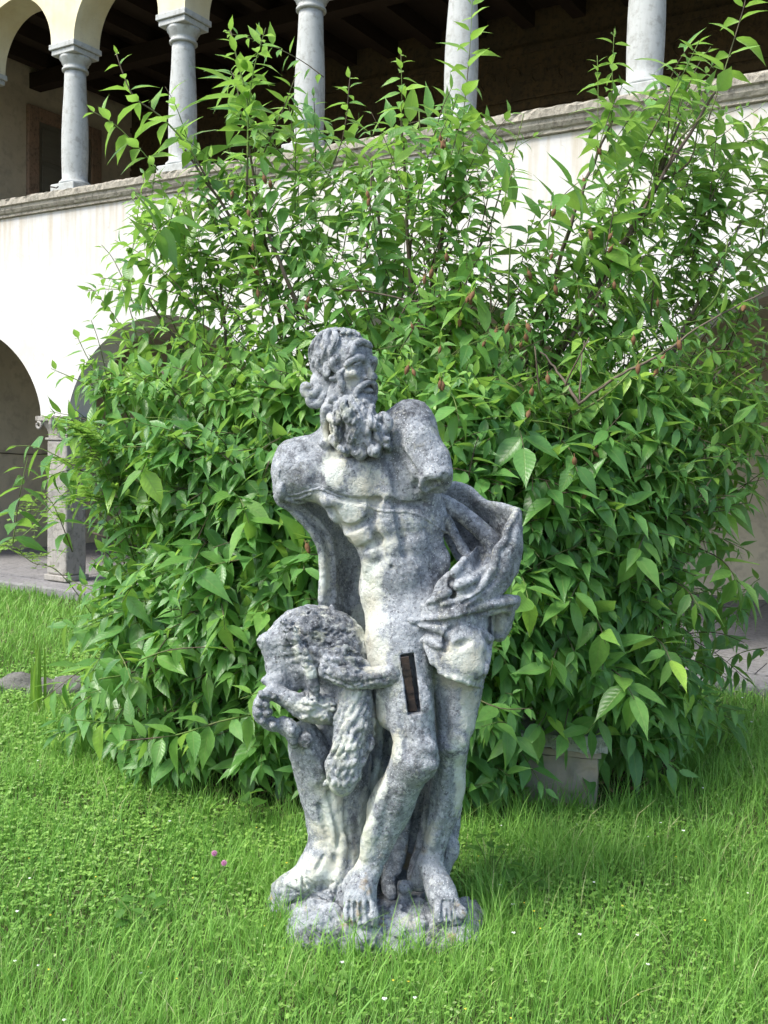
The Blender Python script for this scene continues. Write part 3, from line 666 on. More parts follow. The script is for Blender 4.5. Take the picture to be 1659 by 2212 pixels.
# ---- head, in its own frame: a forward, n towards the near ear, c up
HT = math.radians(50); HO = W3((744, 797, .0)); HF = np.array([math.sin(HT), -math.cos(HT), .06]); HN = np.array([-math.cos(HT), -math.sin(HT), 0.04]); HU = np.array([-.09, -.03, 1.0]); HY = -(math.pi / 2 - HT)
def L(a, n, c): return HO + HF * a + HN * n + HU * c
b.elw(L(-.008, 0, .042), (.096, .072, .074), HY, .01); b.elw(L(.042, 0, -.028), (.050, .057, .078), HY, .02); b.elw(L(.040, 0, -.075), (.045, .048, .045), HY, .02); b.elw(L(.052, 0, .040), (.042, .057, .042), HY, .015)
b.cap((742, 850, .0), (770, 880, -.01), 38, 34, 14)
b.elw(L(.066, .046, -.026), (.024, .018, .015), HY, .016); b.elw(L(.066, -.046, -.026), (.024, .018, .015), HY, .016)
for sg in (1, -1):
    b.elw(L(.101, .031 * sg, -.003), (.020, .018, .011), HY, .006, '-')
    b.chw([L(.088, .006 * sg, .011), L(.093, .020 * sg, .020), L(.087, .040 * sg, .021), L(.070, .057 * sg, .008), L(.060, .062 * sg, -.004)], [.007, .0095, .0095, .007, .005], .006)
    b.elw(L(.077, .031 * sg, -.003), (.0125, .0125, .0115), HY, .001)
    b.chw([L(.079, .017 * sg, -.004), L(.089, .026 * sg, .005), L(.087, .038 * sg, .004), L(.076, .047 * sg, -.003)], [.003, .0035, .0035, .003], .002)
    b.chw([L(.080, .018 * sg, -.007), L(.087, .030 * sg, -.012), L(.078, .045 * sg, -.007)], [.0025, .003, .0025], .002)
    b.elw(L(.091, .033 * sg, -.002), (.003, .003, .003), HY, .001, '-')
    b.chw([L(.100, .019 * sg, -.030), L(.092, .031 * sg, -.046), L(.078, .043 * sg, -.066)], .0035, .004, 4, '-')
    b.elw(L(.096, .012 * sg, -.036), (.010, .008, .008), HY, .003)
    b.elw(L(.074, .055 * sg, -.062), (.018, .018, .02), HY, .012, '-')
b.chw([L(.088, 0, .012), L(.096, 0, -.006), L(.107, 0, -.028), L(.106, 0, -.036)], [.008, .0078, .0095, .008], .006)
b.chw([L(.097, .02, .034), L(.101, 0, .037), L(.097, -.02, .034)], .0018, .002, 4, '-'); b.chw([L(.095, .022, .047), L(.099, 0, .050), L(.094, -.022, .047)], .0018, .002, 4, '-')
b.elw(L(.104, 0, -.063), (.024, .019, .007), HY, .003, '-'); b.elw(L(.090, 0, -.073), (.013, .019, .008), HY, .004)
b.elw(L(-.006, .072, -.006), (.017, .008, .028), HY, .003); b.elw(L(-.002, .081, -.006), (.009, .006, .017), HY, .002, '-')
for (x, y, r) in [(rng.uniform(590, 1050), rng.uniform(720, 2000), rng.uniform(1.5, 3.5)) for _ in range(110)]: b.pit(x, y, r * 1.3, r, 2.5, 0, 1)
fin(b.mesh('figure', M['statue'], ST, 0.0014))
# rusty iron in the mortise
ib = MB(); _ds = min(b.surf(862, 1430), b.surf(868, 1500)); c0 = W3((883, 1477, _ds + .017)); ax = Vector(W3((892, 1533, 0)) - W3((874, 1415, 0))).normalized()
sx = Vector((1, 0, 0)); sx = (sx - ax * sx.dot(ax)).normalized(); sy = ax.cross(sx).normalized()
def obox(mb, c, e1, e2, e3, h):
    c = Vector(c); vs = [c + e1 * (sx_ * h[0]) + e2 * (sy_ * h[1]) + e3 * (sz_ * h[2]) for sz_ in (-1, 1) for sx_, sy_ in ((-1, -1), (1, -1), (1, 1), (-1, 1))]
    mb.add(vs, [(0, 3, 2, 1), (4, 5, 6, 7), (0, 1, 5, 4), (1, 2, 6, 5), (2, 3, 7, 6), (3, 0, 4, 7)])
for i in range(9):
    u = (i - 4) / 4; obox(ib, Vector(c0) + ax * (u * 0.072) + sx * random.uniform(-.0015, .0015), sx, sy, ax, (0.0115 + random.uniform(-.001, .001), 0.008 + random.uniform(-.002, .003), 0.0098))
t = NT('rusty_iron'); v = t.coord(); t.bump(t.noise(v, 120, 5, 0.7), 0.8, 0.003)
M['rust'] = t.base(t.mix(t.ramp(t.noise(v, 45, 5), [(0.4, 0), (0.62, 1)]), (0.022, 0.018, 0.016), (0.045, 0.031, 0.023)), 0.85, 0.3)
fin(ib.build('iron_bar', M['rust'], ST)); 

# ---------------- hair: wavy locks raised over the skull
hv = Vol(640, 835, 690, 900, -0.16, 0.16, 0.0032)
def E(psi, ep, d=0.0):
    p, q = math.radians(psi), math.radians(ep); return L(-.012 + (.100 + d) * math.cos(q) * math.cos(p), (.078 + d) * math.cos(q) * math.sin(p), .044 + (.078 + d) * math.sin(q))
hv.elw(L(-.014, 0, .042), (.099, .077, .077), HY, .004)
hv.elw(L(.085, 0, -.005), (.085, .075, .062), HY, .006, '-'); hv.elw(L(.10, 0, .03), (.05, .06, .035), HY, .006, '-')
hv.chw([L(-.06, .03, -.04), L(-.05, .03, -.085)], [.045, .035], .01)
hr = np.random.default_rng(21)
for psi in np.arange(-80, 265, 21.0):                 # long combed-back locks
    frontal = abs(((psi + 180) % 360) - 180) < 50
    e_end = 42 if frontal else hr.uniform(-30, -8); ph = hr.uniform(0, 6.28); pts = [E(psi + (7 * math.sin(ph + u * 7)) * (.3 + u), 72 + (e_end - 72) * u, .002 * math.sin(u * 9 + ph)) for u in np.linspace(0, 1, 4 if frontal else 7)]
    hv.chw(pts, [.004, .006, .006, .004] if frontal else [.005, .0085, .0095, .009, .006], .004)
for psi in np.arange(68, 250, 30.0):                   # curled ends on the nape
    ps = psi + hr.uniform(-5, 5); hv.chw([E(ps, -16, .0), E(ps + 9, -30, .006), E(ps - 3, -44, .008), E(ps + 6, -55, .018), E(ps + 15, -50, .028)], [.011, .012, .012, .010, .007], .003)
# forelock sweeping over the brow, temple and whisker locks
hv.chw([L(.064, .060, .016), L(.080, .052, .032), L(.082, .040, .058), L(.090, .018, .070), L(.094, -.008, .067), L(.090, -.028, .060)], [.004, .008, .0105, .011, .009, .005], .003)
hv.chw([L(.052, .060, -.012), L(.038, .068, -.030), L(.042, .064, -.052), L(.036, .060, -.075)], [.005, .008, .009, .008], .005)
hv.chain([(690, 838, -.02), (674, 852, -.02), (658, 846, -.02), (659, 833, -.025), (668, 834, -.03)], [9, 10, 9, 8, 5], 3); hv.chain([(702, 852, -.02), (690, 871, -.02), (673, 873, -.02), (665, 862, -.025)], [9, 10, 9, 5], 3); hv.el((674, 858, .02), (16, 20, 16), 0, k=6)
for psi in np.arange(-20, 200, 9.0):
    ph = hr.uniform(0, 6.28); e1 = 45 if abs(psi) < 50 else -25; P_ = [E(psi + 5 * math.sin(ph + u * 7), 66 + (e1 - 66) * u, .007) for u in np.linspace(0, 1, 8)]; hv.chw(P_, .0022, .0015, 3, '-')
fin(hv.mesh('hair', M['statue'], ST, 0.0011))
# ---------------- beard: thick S-shaped curls
bv = Vol(690, 860, 820, 1010, -0.2, 0.1, 0.0034)
bv.el((768, 908, -.025), (46, 54, 62), -14, k=6); bv.el((795, 948, -.025), (42, 48, 38), 0, k=10); bv.cap((724, 846, .0), (745, 900, -.02), 20, 30, 8); bv.elw(L(.050, 0, -.100), (.052, .056, .032), HY, .01)
def curl(pts, r): 
    q = bv.on(pts, -.006); bv.chain(q, r, 2, 1)
bs0 = bv
for sg in (1, -1):                                   # moustache
    bv.chw([L(.102, .001 * sg, -.048), L(.101, .016 * sg, -.052), L(.090, .033 * sg, -.064), L(.078, .043 * sg, -.082), L(.082, .047 * sg, -.094)], [.007, .0095, .0095, .008, .005], .0015)
br = np.random.default_rng(4)
for (x0, y0, x1, y1, am, r0) in ((724, 862, 726, 960, 5, 9), (736, 862, 742, 978, 7, 10), (750, 858, 752, 990, 8, 10), (764, 862, 768, 996, 8, 11), (779, 866, 786, 998, 8, 11), (793, 866, 804, 992, 8, 10), (803, 876, 820, 986, 8, 10), (812, 900, 834, 972, 6, 10)):
    ph = br.uniform(0, 6.28); pts = [(x0 + (x1 - x0) * u + am * math.sin(ph + u * 8.5), y0 + (y1 - y0) * u) for u in np.linspace(0, 1, 8)]; bv.chain(bv.on(pts, -.0035), [5, r0 * .8, r0, r0, r0 * .95, r0 * .8, 4], 2.5, 1)
    x, y = pts[-2]; s_ = 1 if br.random() < .5 else -1; bv.chain(bv.on([(x, y), (x + 8 * s_, y + 8), (x + 12 * s_, y), (x + 7 * s_, y - 6)], -.005), [8, 8, 7, 4], 2, 1)
for pts, r in (([(722, 856), (711, 876), (713, 900), (727, 910), (732, 898)], [6, 9, 10, 8, 4]), ([(814, 905), (828, 898), (838, 914), (832, 934), (837, 952)], [7, 9, 11, 10, 6]), ([(756, 886), (748, 900), (760, 912), (772, 904)], [6, 8, 8, 5]), ([(724, 920), (732, 940), (728, 958), (742, 974)], [7, 9, 9, 6])): bv.chain(bv.on(pts, -.005), r, 2, 1)
for x0 in np.arange(722, 830, 6.5):
    ph = br.uniform(0, 6.28); y0 = br.uniform(858, 895); n_ = br.uniform(50, 95); bv.groove([(x0 + 5 * math.sin(ph + u * 7) + 10 * u * (x0 > 780), y0 + n_ * u) for u in np.linspace(0, 1, 6)], 2.0, .0, 1.5)
fin(bv.mesh('beard', M['statue'], ST, 0.0011))

# ---------------- drapery
d = Vol(580, 1135, 1030, 1960, -0.3, 0.36, 0.0042)
d.shell(b, [(770, 1296), (800, 1303), (840, 1314), (885, 1318), (930, 1296), (965, 1255), (1006, 1206), (1030, 1180), (1066, 1240), (1066, 1380), (1050, 1450), (1043, 1486), (1000, 1472), (950, 1452), (934, 1434), (921, 1407), (898, 1376), (859, 1347), (828, 1333), (776, 1320)], 8, 0)
d.shell(b, [(600, 990), (614, 985), (606, 1060), (640, 1066), (668, 1058), (700, 1052), (728, 1070), (728, 1076), (690, 1066), (660, 1068), (640, 1090), (600, 1090)], 5, 0)
d.ridge([(614, 985), (606, 1005), (603, 1035), (606, 1062), (625, 1068), (645, 1066), (668, 1058)], 3.5, .001, 2, src=b); d.ridge([(603, 1082), (622, 1075), (645, 1076), (672, 1066)], 4, .0, 3, src=b)
d.el((612, 1052, .03), (16, 46, 34), 8, k=8); d.chain([(600, 1000, .02), (595, 1040, .02), (602, 1082, .03), (628, 1100, .05)], [5, 7, 7, 5], 5); d.chain([(612, 1075, .0), (640, 1084, .02), (664, 1080, .05)], [5, 6, 5], 4)
# blown swirl at the right: the hollow back, the lip, the rolled fold
d.sheet([[(945, 1055, .10), (980, 1048, .11), (1012, 1057, .12), (1046, 1086, .11), (1080, 1093, .07), (1116, 1104, .0)],
         [(950, 1100, .14), (985, 1110, .16), (1020, 1122, .17), (1056, 1136, .15), (1088, 1140, .10), (1118, 1140, .02)],
         [(960, 1150, .16), (995, 1165, .18), (1028, 1180, .18), (1062, 1190, .15), (1092, 1190, .10), (1121, 1185, .02)],
         [(1000, 1220, .14), (1025, 1230, .15), (1050, 1240, .13), (1072, 1245, .10), (1092, 1245, .06), (1112, 1235, .0)]], 7, 4)
d.sheet([[(1115, 1104, -.01), (1097, 1139, -.05), (1091, 1166, -.06), (1072, 1190, -.07), (1065, 1226, -.085), (1031, 1278, -.10), (1000, 1308, -.09), (960, 1322, -.075)],
         [(1118, 1106, .0), (1114, 1145, -.05), (1110, 1175, -.065), (1096, 1206, -.075), (1085, 1238, -.085), (1050, 1286, -.095), (1010, 1312, -.09), (960, 1328, -.075)],
         [(1118, 1108, .01), (1122, 1150, -.02), (1122, 1190, -.03), (1114, 1222, -.035), (1100, 1254, -.05), (1066, 1292, -.075), (1020, 1316, -.085), (962, 1332, -.07)]], 6, 4)
d.chain([(950, 1078, .05), (990, 1105, .05), (1031, 1138, .04), (1060, 1168, .02), (1067, 1196, .01), (1052, 1222, -.01), (1040, 1240, -.03)], [13, 17, 18, 17, 15, 13, 10], 8)
d.cap((1036, 1188, .04), (1060, 1200, .02), 10, 10, 8); d.chain([(965, 1120, .03), (985, 1160, .02), (1012, 1205, .0), (1036, 1245, -.04)], [9, 9, 9, 9], 8)
d.sheet([[(1000, 1215, -.03), (1030, 1240, -.05), (1058, 1238, -.07)], [(965, 1262, -.055), (1000, 1275, -.08), (1035, 1272, -.095)], [(930, 1310, -.07), (960, 1320, -.08), (1000, 1308, -.09)]], 7, 6)
def R_(pts, r, off=-.004): d.ridge(pts, r, off, 6)
R_([(1118, 1108), (1097, 1139), (1091, 1166), (1072, 1190), (1065, 1226), (1031, 1278), (1000, 1310), (965, 1324)], [3, 5, 6, 6, 7, 7, 7, 4])
R_([(1006, 1203), (985, 1232), (953, 1260), (936, 1290)], [5, 8, 7, 4]); R_([(1057, 1222), (1020, 1252), (988, 1265), (955, 1287), (925, 1300)], [6, 8, 8, 7, 4])
R_([(1020, 1290), (985, 1300), (955, 1305)], [3, 6, 3])
d.sheet([[(1116, 1294, -.03), (1080, 1296, -.06), (1040, 1306, -.085), (990, 1322, -.085), (940, 1333, -.08), (896, 1338, -.07)], [(1110, 1310, -.02), (1078, 1316, -.05), (1040, 1324, -.08), (990, 1336, -.08), (940, 1344, -.075), (896, 1345, -.065)]], 8, 5)
R_([(1114, 1298), (1080, 1302), (1040, 1312), (980, 1328), (920, 1340), (880, 1338)], [7, 8, 8, 8, 7, 4])
R_([(870, 1335), (900, 1345), (940, 1356), (965, 1372)], [5, 7, 8, 5]); R_([(860, 1347), (895, 1364), (930, 1386), (952, 1396)], [5, 7, 8, 5])
d.groove([(900, 1346), (950, 1345), (1000, 1334), (1050, 1322)], 4, 0, 4); d.groove([(1000, 1304), (1035, 1285), (1070, 1250)], 3.5, 0, 3); d.groove([(890, 1350), (920, 1362), (948, 1376)], 3, 0, 3)
# knot of cloth over the thigh and its hem
d.el((1008, 1350, -.06), (46, 30, 34), -10, k=12); d.chain([(975, 1410, -.075), (978, 1380, -.10), (1000, 1364, -.115), (1030, 1368, -.10), (1060, 1379, -.06)], [8, 10, 12, 12, 8], 6)
d.el((1015, 1410, -.07), (42, 26, 40), 15, k=8); d.pit(1000, 1392, 22, 10, 9, -20, 6); d.chain([(965, 1422, -.07), (985, 1432, -.09), (1015, 1440, -.09), (1045, 1462, -.06)], [6, 8, 8, 6], 5)
d.ridge([(1058, 1382), (1054, 1420), (1047, 1458)], [5, 6, 4], .0, 4); d.chain([(952, 1345, -.09), (958, 1380, -.08), (950, 1420, -.07)], [10, 12, 8], 8); d.groove([(984, 1348), (966, 1370), (962, 1405)], 5, 0, 4)
R_([(934, 1434), (925, 1405), (905, 1378), (870, 1350)], [4, 4, 4, 3]); R_([(948, 1452), (985, 1466), (1041, 1485)], [4, 4, 4]); R_([(776, 1316), (828, 1330), (862, 1344)], [5, 5, 5], -.002); R_([(776, 1298), (820, 1309), (860, 1316)], [4, 4, 3], -.002)
# pocket hanging behind the hip
d.sheet([[(1068, 1312, .03), (1090, 1312, .0), (1106, 1310, .03)], [(1066, 1345, .04), (1084, 1350, .01), (1098, 1345, .05)], [(1064, 1370, .05), (1078, 1378, .03), (1090, 1364, .06)]], 7, 5)
d.ridge([(1104, 1312), (1096, 1345), (1086, 1372), (1072, 1378)], 5, -.002, 4)
# cloak that falls behind the back from the shoulder
d.sheet([[(603, 1070, .06), (630, 1062, .09), (662, 1066, .12), (690, 1070, .15)], [(628, 1098, .07), (655, 1100, .10), (690, 1105, .14), (735, 1110, .18)], [(668, 1138, .08), (690, 1140, .12), (725, 1145, .17), (770, 1150, .20)],
         [(690, 1175, .09), (704, 1178, .12), (735, 1180, .18), (785, 1190, .21)], [(699, 1225, .10), (712, 1228, .13), (745, 1235, .19), (795, 1240, .22)], [(696, 1290, .10), (716, 1295, .13), (748, 1300, .19), (805, 1310, .22)], [(700, 1380, .10), (722, 1385, .14), (760, 1400, .20), (815, 1420, .22)]], 8, 5)
d.chain([(606, 1072, .05), (630, 1098, .06), (668, 1138, .07), (690, 1174, .08), (698, 1224, .085), (695, 1296, .09)], [5, 6, 6, 7, 8, 9], 4)
d.chain([(640, 1088, .06), (680, 1120, .08), (712, 1160, .10), (722, 1230, .12), (722, 1300, .12)], [5, 5, 5, 5, 5], 6)
d.cap((622, 1060, .05), (650, 1095, .10), 22, 16, 10)
# long fall of cloth behind both legs down to the rock
d.sheet([[(800, 1400, .20), (850, 1400, .21), (900, 1400, .2), (960, 1420, .19), (1010, 1420, .17)], [(790, 1560, .20), (840, 1570, .22), (900, 1570, .2), (950, 1560, .19), (990, 1570, .16)],
         [(780, 1700, .18), (840, 1720, .2), (900, 1700, .18), (950, 1700, .16), (990, 1700, .14)], [(790, 1820, .16), (850, 1830, .18), (900, 1830, .16), (945, 1820, .14), (978, 1825, .10)], [(800, 1930, .15), (850, 1935, .16), (895, 1935, .15), (930, 1920, .12), (955, 1905, .09)]], 9, 6)
for pts in ([(800, 1480, .17), (815, 1600, .17), (800, 1720, .14), (810, 1860, .10)], [(845, 1560, .18), (858, 1700, .15), (842, 1800, .11), (838, 1900, .06), (846, 1935, .02)], [(880, 1690, .14), (872, 1790, .11), (858, 1880, .07)], [(935, 1660, .13), (925, 1760, .10), (905, 1850, .08), (890, 1900, .07)],
            [(990, 1660, .10), (985, 1740, .09), (960, 1800, .07), (978, 1830, .05), (960, 1870, .05), (955, 1905, .04)], [(960, 1680, .11), (945, 1780, .09), (940, 1880, .05)]): d.chain(pts, [8, 12, 12, 13, 10], 12)
fin(d.mesh('drapery', M['statue'], ST, 0.0013))
# thin cord edge of the cloth across the chest
cv = Vol(660, 990, 1040, 1165, -0.3, 0.2, 0.0034)
cv.ridge([(664, 1060), (694, 1056), (728, 1070), (782, 1087), (820, 1102), (852, 1105), (884, 1106), (921, 1121), (956, 1145), (978, 1150)], 4.2, .0015, 2, src=b)
fin(cv.mesh('cloth_edge', M['statue'], ST, 0.0008))

# ---------------- tree stump
s_ = Vol(570, 860, 1540, 1990, -0.3, 0.36, 0.0042)
s_.chain([(655, 1590, -.03), (690, 1680, .02), (722, 1800, .04), (730, 1900, .03), (735, 1960, .02)], [34, 46, 52, 62, 80], 20)
s_.chain([(740, 1560, .08), (745, 1700, .09), (750, 1850, .09)], [60, 52, 60], 20); s_.cap((650, 1590, -.06), (660, 1600, -.10), 18, 17, 8)
s_.chain([(660, 1600, -.03), (675, 1660, .0), (690, 1720, .02)], [26, 30, 34], 10)
s_.plane((660, 1597, -.125), (0.1, -1, -0.08), (661, 1597, -.14), 30)
s_.chain([(700, 1840, .0), (680, 1885, -.03), (640, 1908, -.02), (600, 1918, .0)], [28, 26, 20, 12], 14); s_.chain([(735, 1860, .03), (725, 1910, .0), (700, 1950, -.03)], [34, 34, 26], 26); s_.chain([(690, 1850, .02), (665, 1900, .02), (615, 1930, .0)], [26, 26, 22], 26); s_.el((655, 1945, .03), (62, 70, 26), -8, k=26)
for _ in range(26): s_.groove([(rng.uniform(600, 740), rng.uniform(1890, 1920)), (rng.uniform(600, 740), rng.uniform(1930, 1960))], rng.uniform(1.5, 3.5), .001, 3)
s_.cap((682, 1690, .0), (672, 1715, .02), 14, 12, 10); s_.ridge([(716, 1745), (720, 1800), (716, 1850)], 5, .001, 8); s_.groove([(690, 1740), (705, 1800), (735, 1880)], 5, 0, 6); s_.groove([(700, 1660), (712, 1720), (728, 1790), (738, 1860)], 4, 0, 6); s_.groove([(745, 1730), (750, 1800), (756, 1870)], 4, 0, 6); s_.ridge([(742, 1810), (738, 1860), (730, 1900)], 7, 0, 8)
s_.ridge([(672, 1620), (690, 1650), (705, 1700)], 5, 0, 6); s_.groove([(684, 1880), (700, 1850)], 4, 0, 5)
fin(s_.mesh('tree_stump', M['statue'], ST, 0.0018))

# ---------------- eagle crouching on the stump, head bowed, one wing spread behind the thigh
e = Vol(540, 900, 1290, 1730, -0.3, 0.28, 0.004)
e.el((690, 1400, .02), (108, 80, 92), 22, k=20); e.el((735, 1420, .02), (64, 70, 90), -8, k=20); e.el((640, 1370, .0), (62, 62, 46), -20, k=20); e.el((720, 1500, .02), (66, 62, 70), 0, k=24)
e.cap((610, 1380, -.02), (574, 1384, -.04), 28, 14, 14); e.cap((575, 1382, -.04), (560, 1383, -.05), 12, 5, 5); e.cap((585, 1390, -.03), (600, 1450, -.03), 22, 20, 14); e.cap((600, 1440, -.03), (625, 1478, -.02), 24, 24, 12)
e.el((640, 1430, -.115), (26, 30, 56), -28, k=14, op='-'); e.el((655, 1478, -.10), (24, 36, 20), -30, k=10, op='-')
e.chain([(612, 1345, -.10), (645, 1395, -.12), (668, 1445, -.12), (680, 1490, -.11)], [9, 11, 12, 12], 8)
e.cap((590, 1475, -.05), (572, 1470, -.06), 14, 9, 8); e.el((600, 1468, -.05), (26, 24, 18), 20, k=8)
# leg and knotted claws round the branch
e.chain([(585, 1492, -.08), (620, 1508, -.09), (655, 1530, -.09), (690, 1530, -.07)], [13, 16, 22, 30], 10)
e.chain([(590, 1490, -.09), (567, 1510, -.10), (560, 1540, -.11), (577, 1560, -.10), (605, 1568, -.09), (630, 1580, -.08)], [12, 13, 13, 13, 13, 16], 5)
for (x, y, r) in ((566, 1500, 9), (560, 1518, 10), (558, 1540, 10), (573, 1522, 9), (578, 1540, 10), (568, 1555, 9), (590, 1566, 9), (578, 1500, 8), (590, 1505, 8)): e.el((x, y, -.125), (r, r * 1.5, r), 0, k=3)
e.pit(567, 1530, 4, 4, 8, 0, 2); e.pit(585, 1528, 4, 5, 8, 0, 2); e.pit(563, 1548, 3, 3, 6, 0, 2)
e.chain([(612, 1560, -.08), (628, 1572, -.10), (636, 1595, -.09), (634, 1610, -.07)], [12, 16, 14, 8], 5); e.ridge([(622, 1555), (630, 1570), (632, 1590)], 5, -.003, 3)
# curled down of the belly
e.el((695, 1530, -.05), (52, 34, 34), 0, k=10)
for _ in range(26):
    x, y = rng.uniform(652, 724), rng.uniform(1498, 1552); a = rng.uniform(-1, 1); e.ridge([(x - 8, y - 6 * a), (x, y + 3), (x + 9, y + 5 * a), (x + 12, y + 8)], [2, 4.5, 4, 2], -.003, 1.5)
# spread wing reaching behind to the thigh
e.chain([(716, 1446, -.12), (760, 1462, -.13), (800, 1464, -.13), (850, 1458, -.12)], [24, 24, 20, 22], 8); e.sheet([[(700, 1424, -.13), (740, 1418, -.12), (790, 1432, -.10)], [(698, 1454, -.14), (740, 1470, -.15), (800, 1480, -.135)]], 6, 6); e.el((815, 1462, -.145), (16, 9, 12), 0, k=5); e.el((845, 1452, -.14), (18, 10, 16), 10, k=5); e.el((735, 1430, -.11), (44, 22, 34), -20, k=8); e.el((712, 1448, -.13), (18, 14, 20), 30, k=5)
for yy in (1452, 1472): e.groove([(765, yy + 4), (800, yy - 1), (840, yy - 8)], 1.8, 0, 3)
for (x, y) in ((765, 1480), (784, 1480), (795, 1473), (708, 1372)): e.pit(x, y, 4, 4, 5, 0, 2)
e.groove([(702, 1456), (730, 1470), (765, 1484)], 3, .002, 3)
# overlapping feathers
def feathers(V, x0, x1, y0, y1, ins, step, L, Wd, ang, off=-.001, jit=3):
    y = y0; row = 0
    while y < y1:
        x = x0 + (row % 2) * step * .5
        while x < x1:
            if ins(x, y):
                px, py = x + rng.uniform(-jit, jit), y + rng.uniform(-jit, jit); dd = V.surf(px, py)
                if dd is not None and dd < .08:
                    a = ang(px, py) + rng.uniform(-10, 10); V.el((px, py, dd + off), (Wd * rng.uniform(.8, 1.15), 5, L * rng.uniform(.8, 1.2)), a, k=1.2)
            x += step
        y += step * 1.15; row += 1
feathers(e, 600, 800, 1320, 1450, lambda x, y: ((x - 695) / 100) ** 2 + ((y - 1392) / 78) ** 2 < 1 and not (x < 690 and y > 1365 + (x - 620) * .3), 19, 12, 8, lambda x, y: -40 + (x - 690) * .2, .0022, 7)
for _ in range(70): x, y = rng.uniform(610, 785), rng.uniform(1315, 1450); a = rng.uniform(-1, 1); e.groove([(x - 9, y - 5 * a), (x, y + 3), (x + 9, y + 4 * a)], rng.uniform(1.5, 3), .0, 2)
feathers(e, 700, 770, 1410, 1470, lambda x, y: True, 14, 8, 6, lambda x, y: -70, -.0005, 4)
for _ in range(40): e.pit(rng.uniform(590, 790), rng.uniform(1310, 1450), rng.uniform(2, 4), rng.uniform(2, 3), 4, 0, 1)
fin(e.mesh('eagle', M['statue'], ST, 0.0024))
# folded wing hanging down in front of the stump, long pinions
wv = Vol(690, 830, 1460, 1730, -0.28, 0.12, 0.0036)
wv.chain([(765, 1480, -.06), (764, 1540, -.075), (756, 1610, -.085), (742, 1670, -.095), (738, 1695, -.095)], [36, 38, 34, 33, 22], 10); wv.chain([(785, 1500, -.04), (792, 1560, -.05), (778, 1630, -.06), (765, 1670, -.07)], [20, 18, 14, 8], 8)
wv.el((722, 1650, -.10), (20, 22, 24), 20, k=8)
for i, (xa, xb) in enumerate(((700, 706), (712, 716), (724, 728), (738, 740), (752, 752), (764, 762), (778, 772))):
    wv.ridge([(735 + i * 9, 1570), ((735 + i * 9 + xa) / 2, 1620), (xb + 4, 1665), (xb + 5, 1700 - abs(i - 3) * 6)], [3, 4, 5.5, 4], -.002, 2)
    wv.groove([(740 + i * 8, 1580), ((735 + i * 8 + xa) / 2 + 6, 1630), (xb + 10, 1690)], 2.0, 0, 1.5)
feathers(wv, 722, 800, 1500, 1650, lambda x, y: True, 13, 12, 6, lambda x, y: 22, -.0008, 4)
feathers(wv, 700, 770, 1600, 1690, lambda x, y: True, 15, 13, 6, lambda x, y: 30, -.0008, 4)
for i in range(3): wv.ridge([(798 + i * 2, 1545 + i * 20), (806 - i, 1560 + i * 24), (800 - i, 1585 + i * 20)], [3, 6, 2], -.002, 2)
fin(wv.mesh('hanging_wing', M['statue'], ST, 0.0012))

# ---------------- rock base
r = Vol(560, 1060, 1840, 2120, -0.34, 0.42, 0.0046)
for (x, y, dd, rx, rd, rz) in ((720, 1985, .0, 105, 140, 52), (890, 1985, .02, 130, 140, 46), (640, 1955, .06, 62, 80, 40), (612, 1945, .05, 34, 50, 30), (1010, 1985, .02, 40, 60, 34), (690, 2010, -.13, 72, 72, 56), (775, 2032, -.16, 56, 50, 44), (860, 2020, -.10, 72, 80, 46), (975, 2022, -.11, 66, 66, 50),
                               (700, 1965, -.04, 60, 60, 26), (640, 1980, -.02, 30, 40, 22), (1015, 1995, -.02, 26, 50, 26), (770, 1950, .1, 120, 100, 36), (900, 1960, .12, 90, 90, 34)): r.el((x, y, dd), (rx, rd, rz), 0, k=12)
for _ in range(60):
    x, y = rng.uniform(620, 1030), rng.uniform(1945, 2035); dd = r.surf(x, y)
    if dd is not None: r.el((x, y, dd + .006), (rng.uniform(8, 22), rng.uniform(8, 14), rng.uniform(6, 12)), rng.uniform(-30, 30), k=5)
for _ in range(90): r.pit(rng.uniform(610, 1035), rng.uniform(1945, 2035), rng.uniform(3, 9), rng.uniform(2, 6), 5, 0, 3)
r.el((873, 1917, -.0), (18, 22, 16), -25, k=2); r.cap((872, 1935, .0), (872, 1950, -.01), 14, 17, 6); r.el((905, 1985, -.10), (14, 12, 6), -10, k=2); r.chain([(852, 1962, -.08), (872, 1978, -.11), (888, 1990, -.12)], [6, 7, 5], 3)
fin(r.mesh('rock_base', M['statue'], ST, 0.0045))
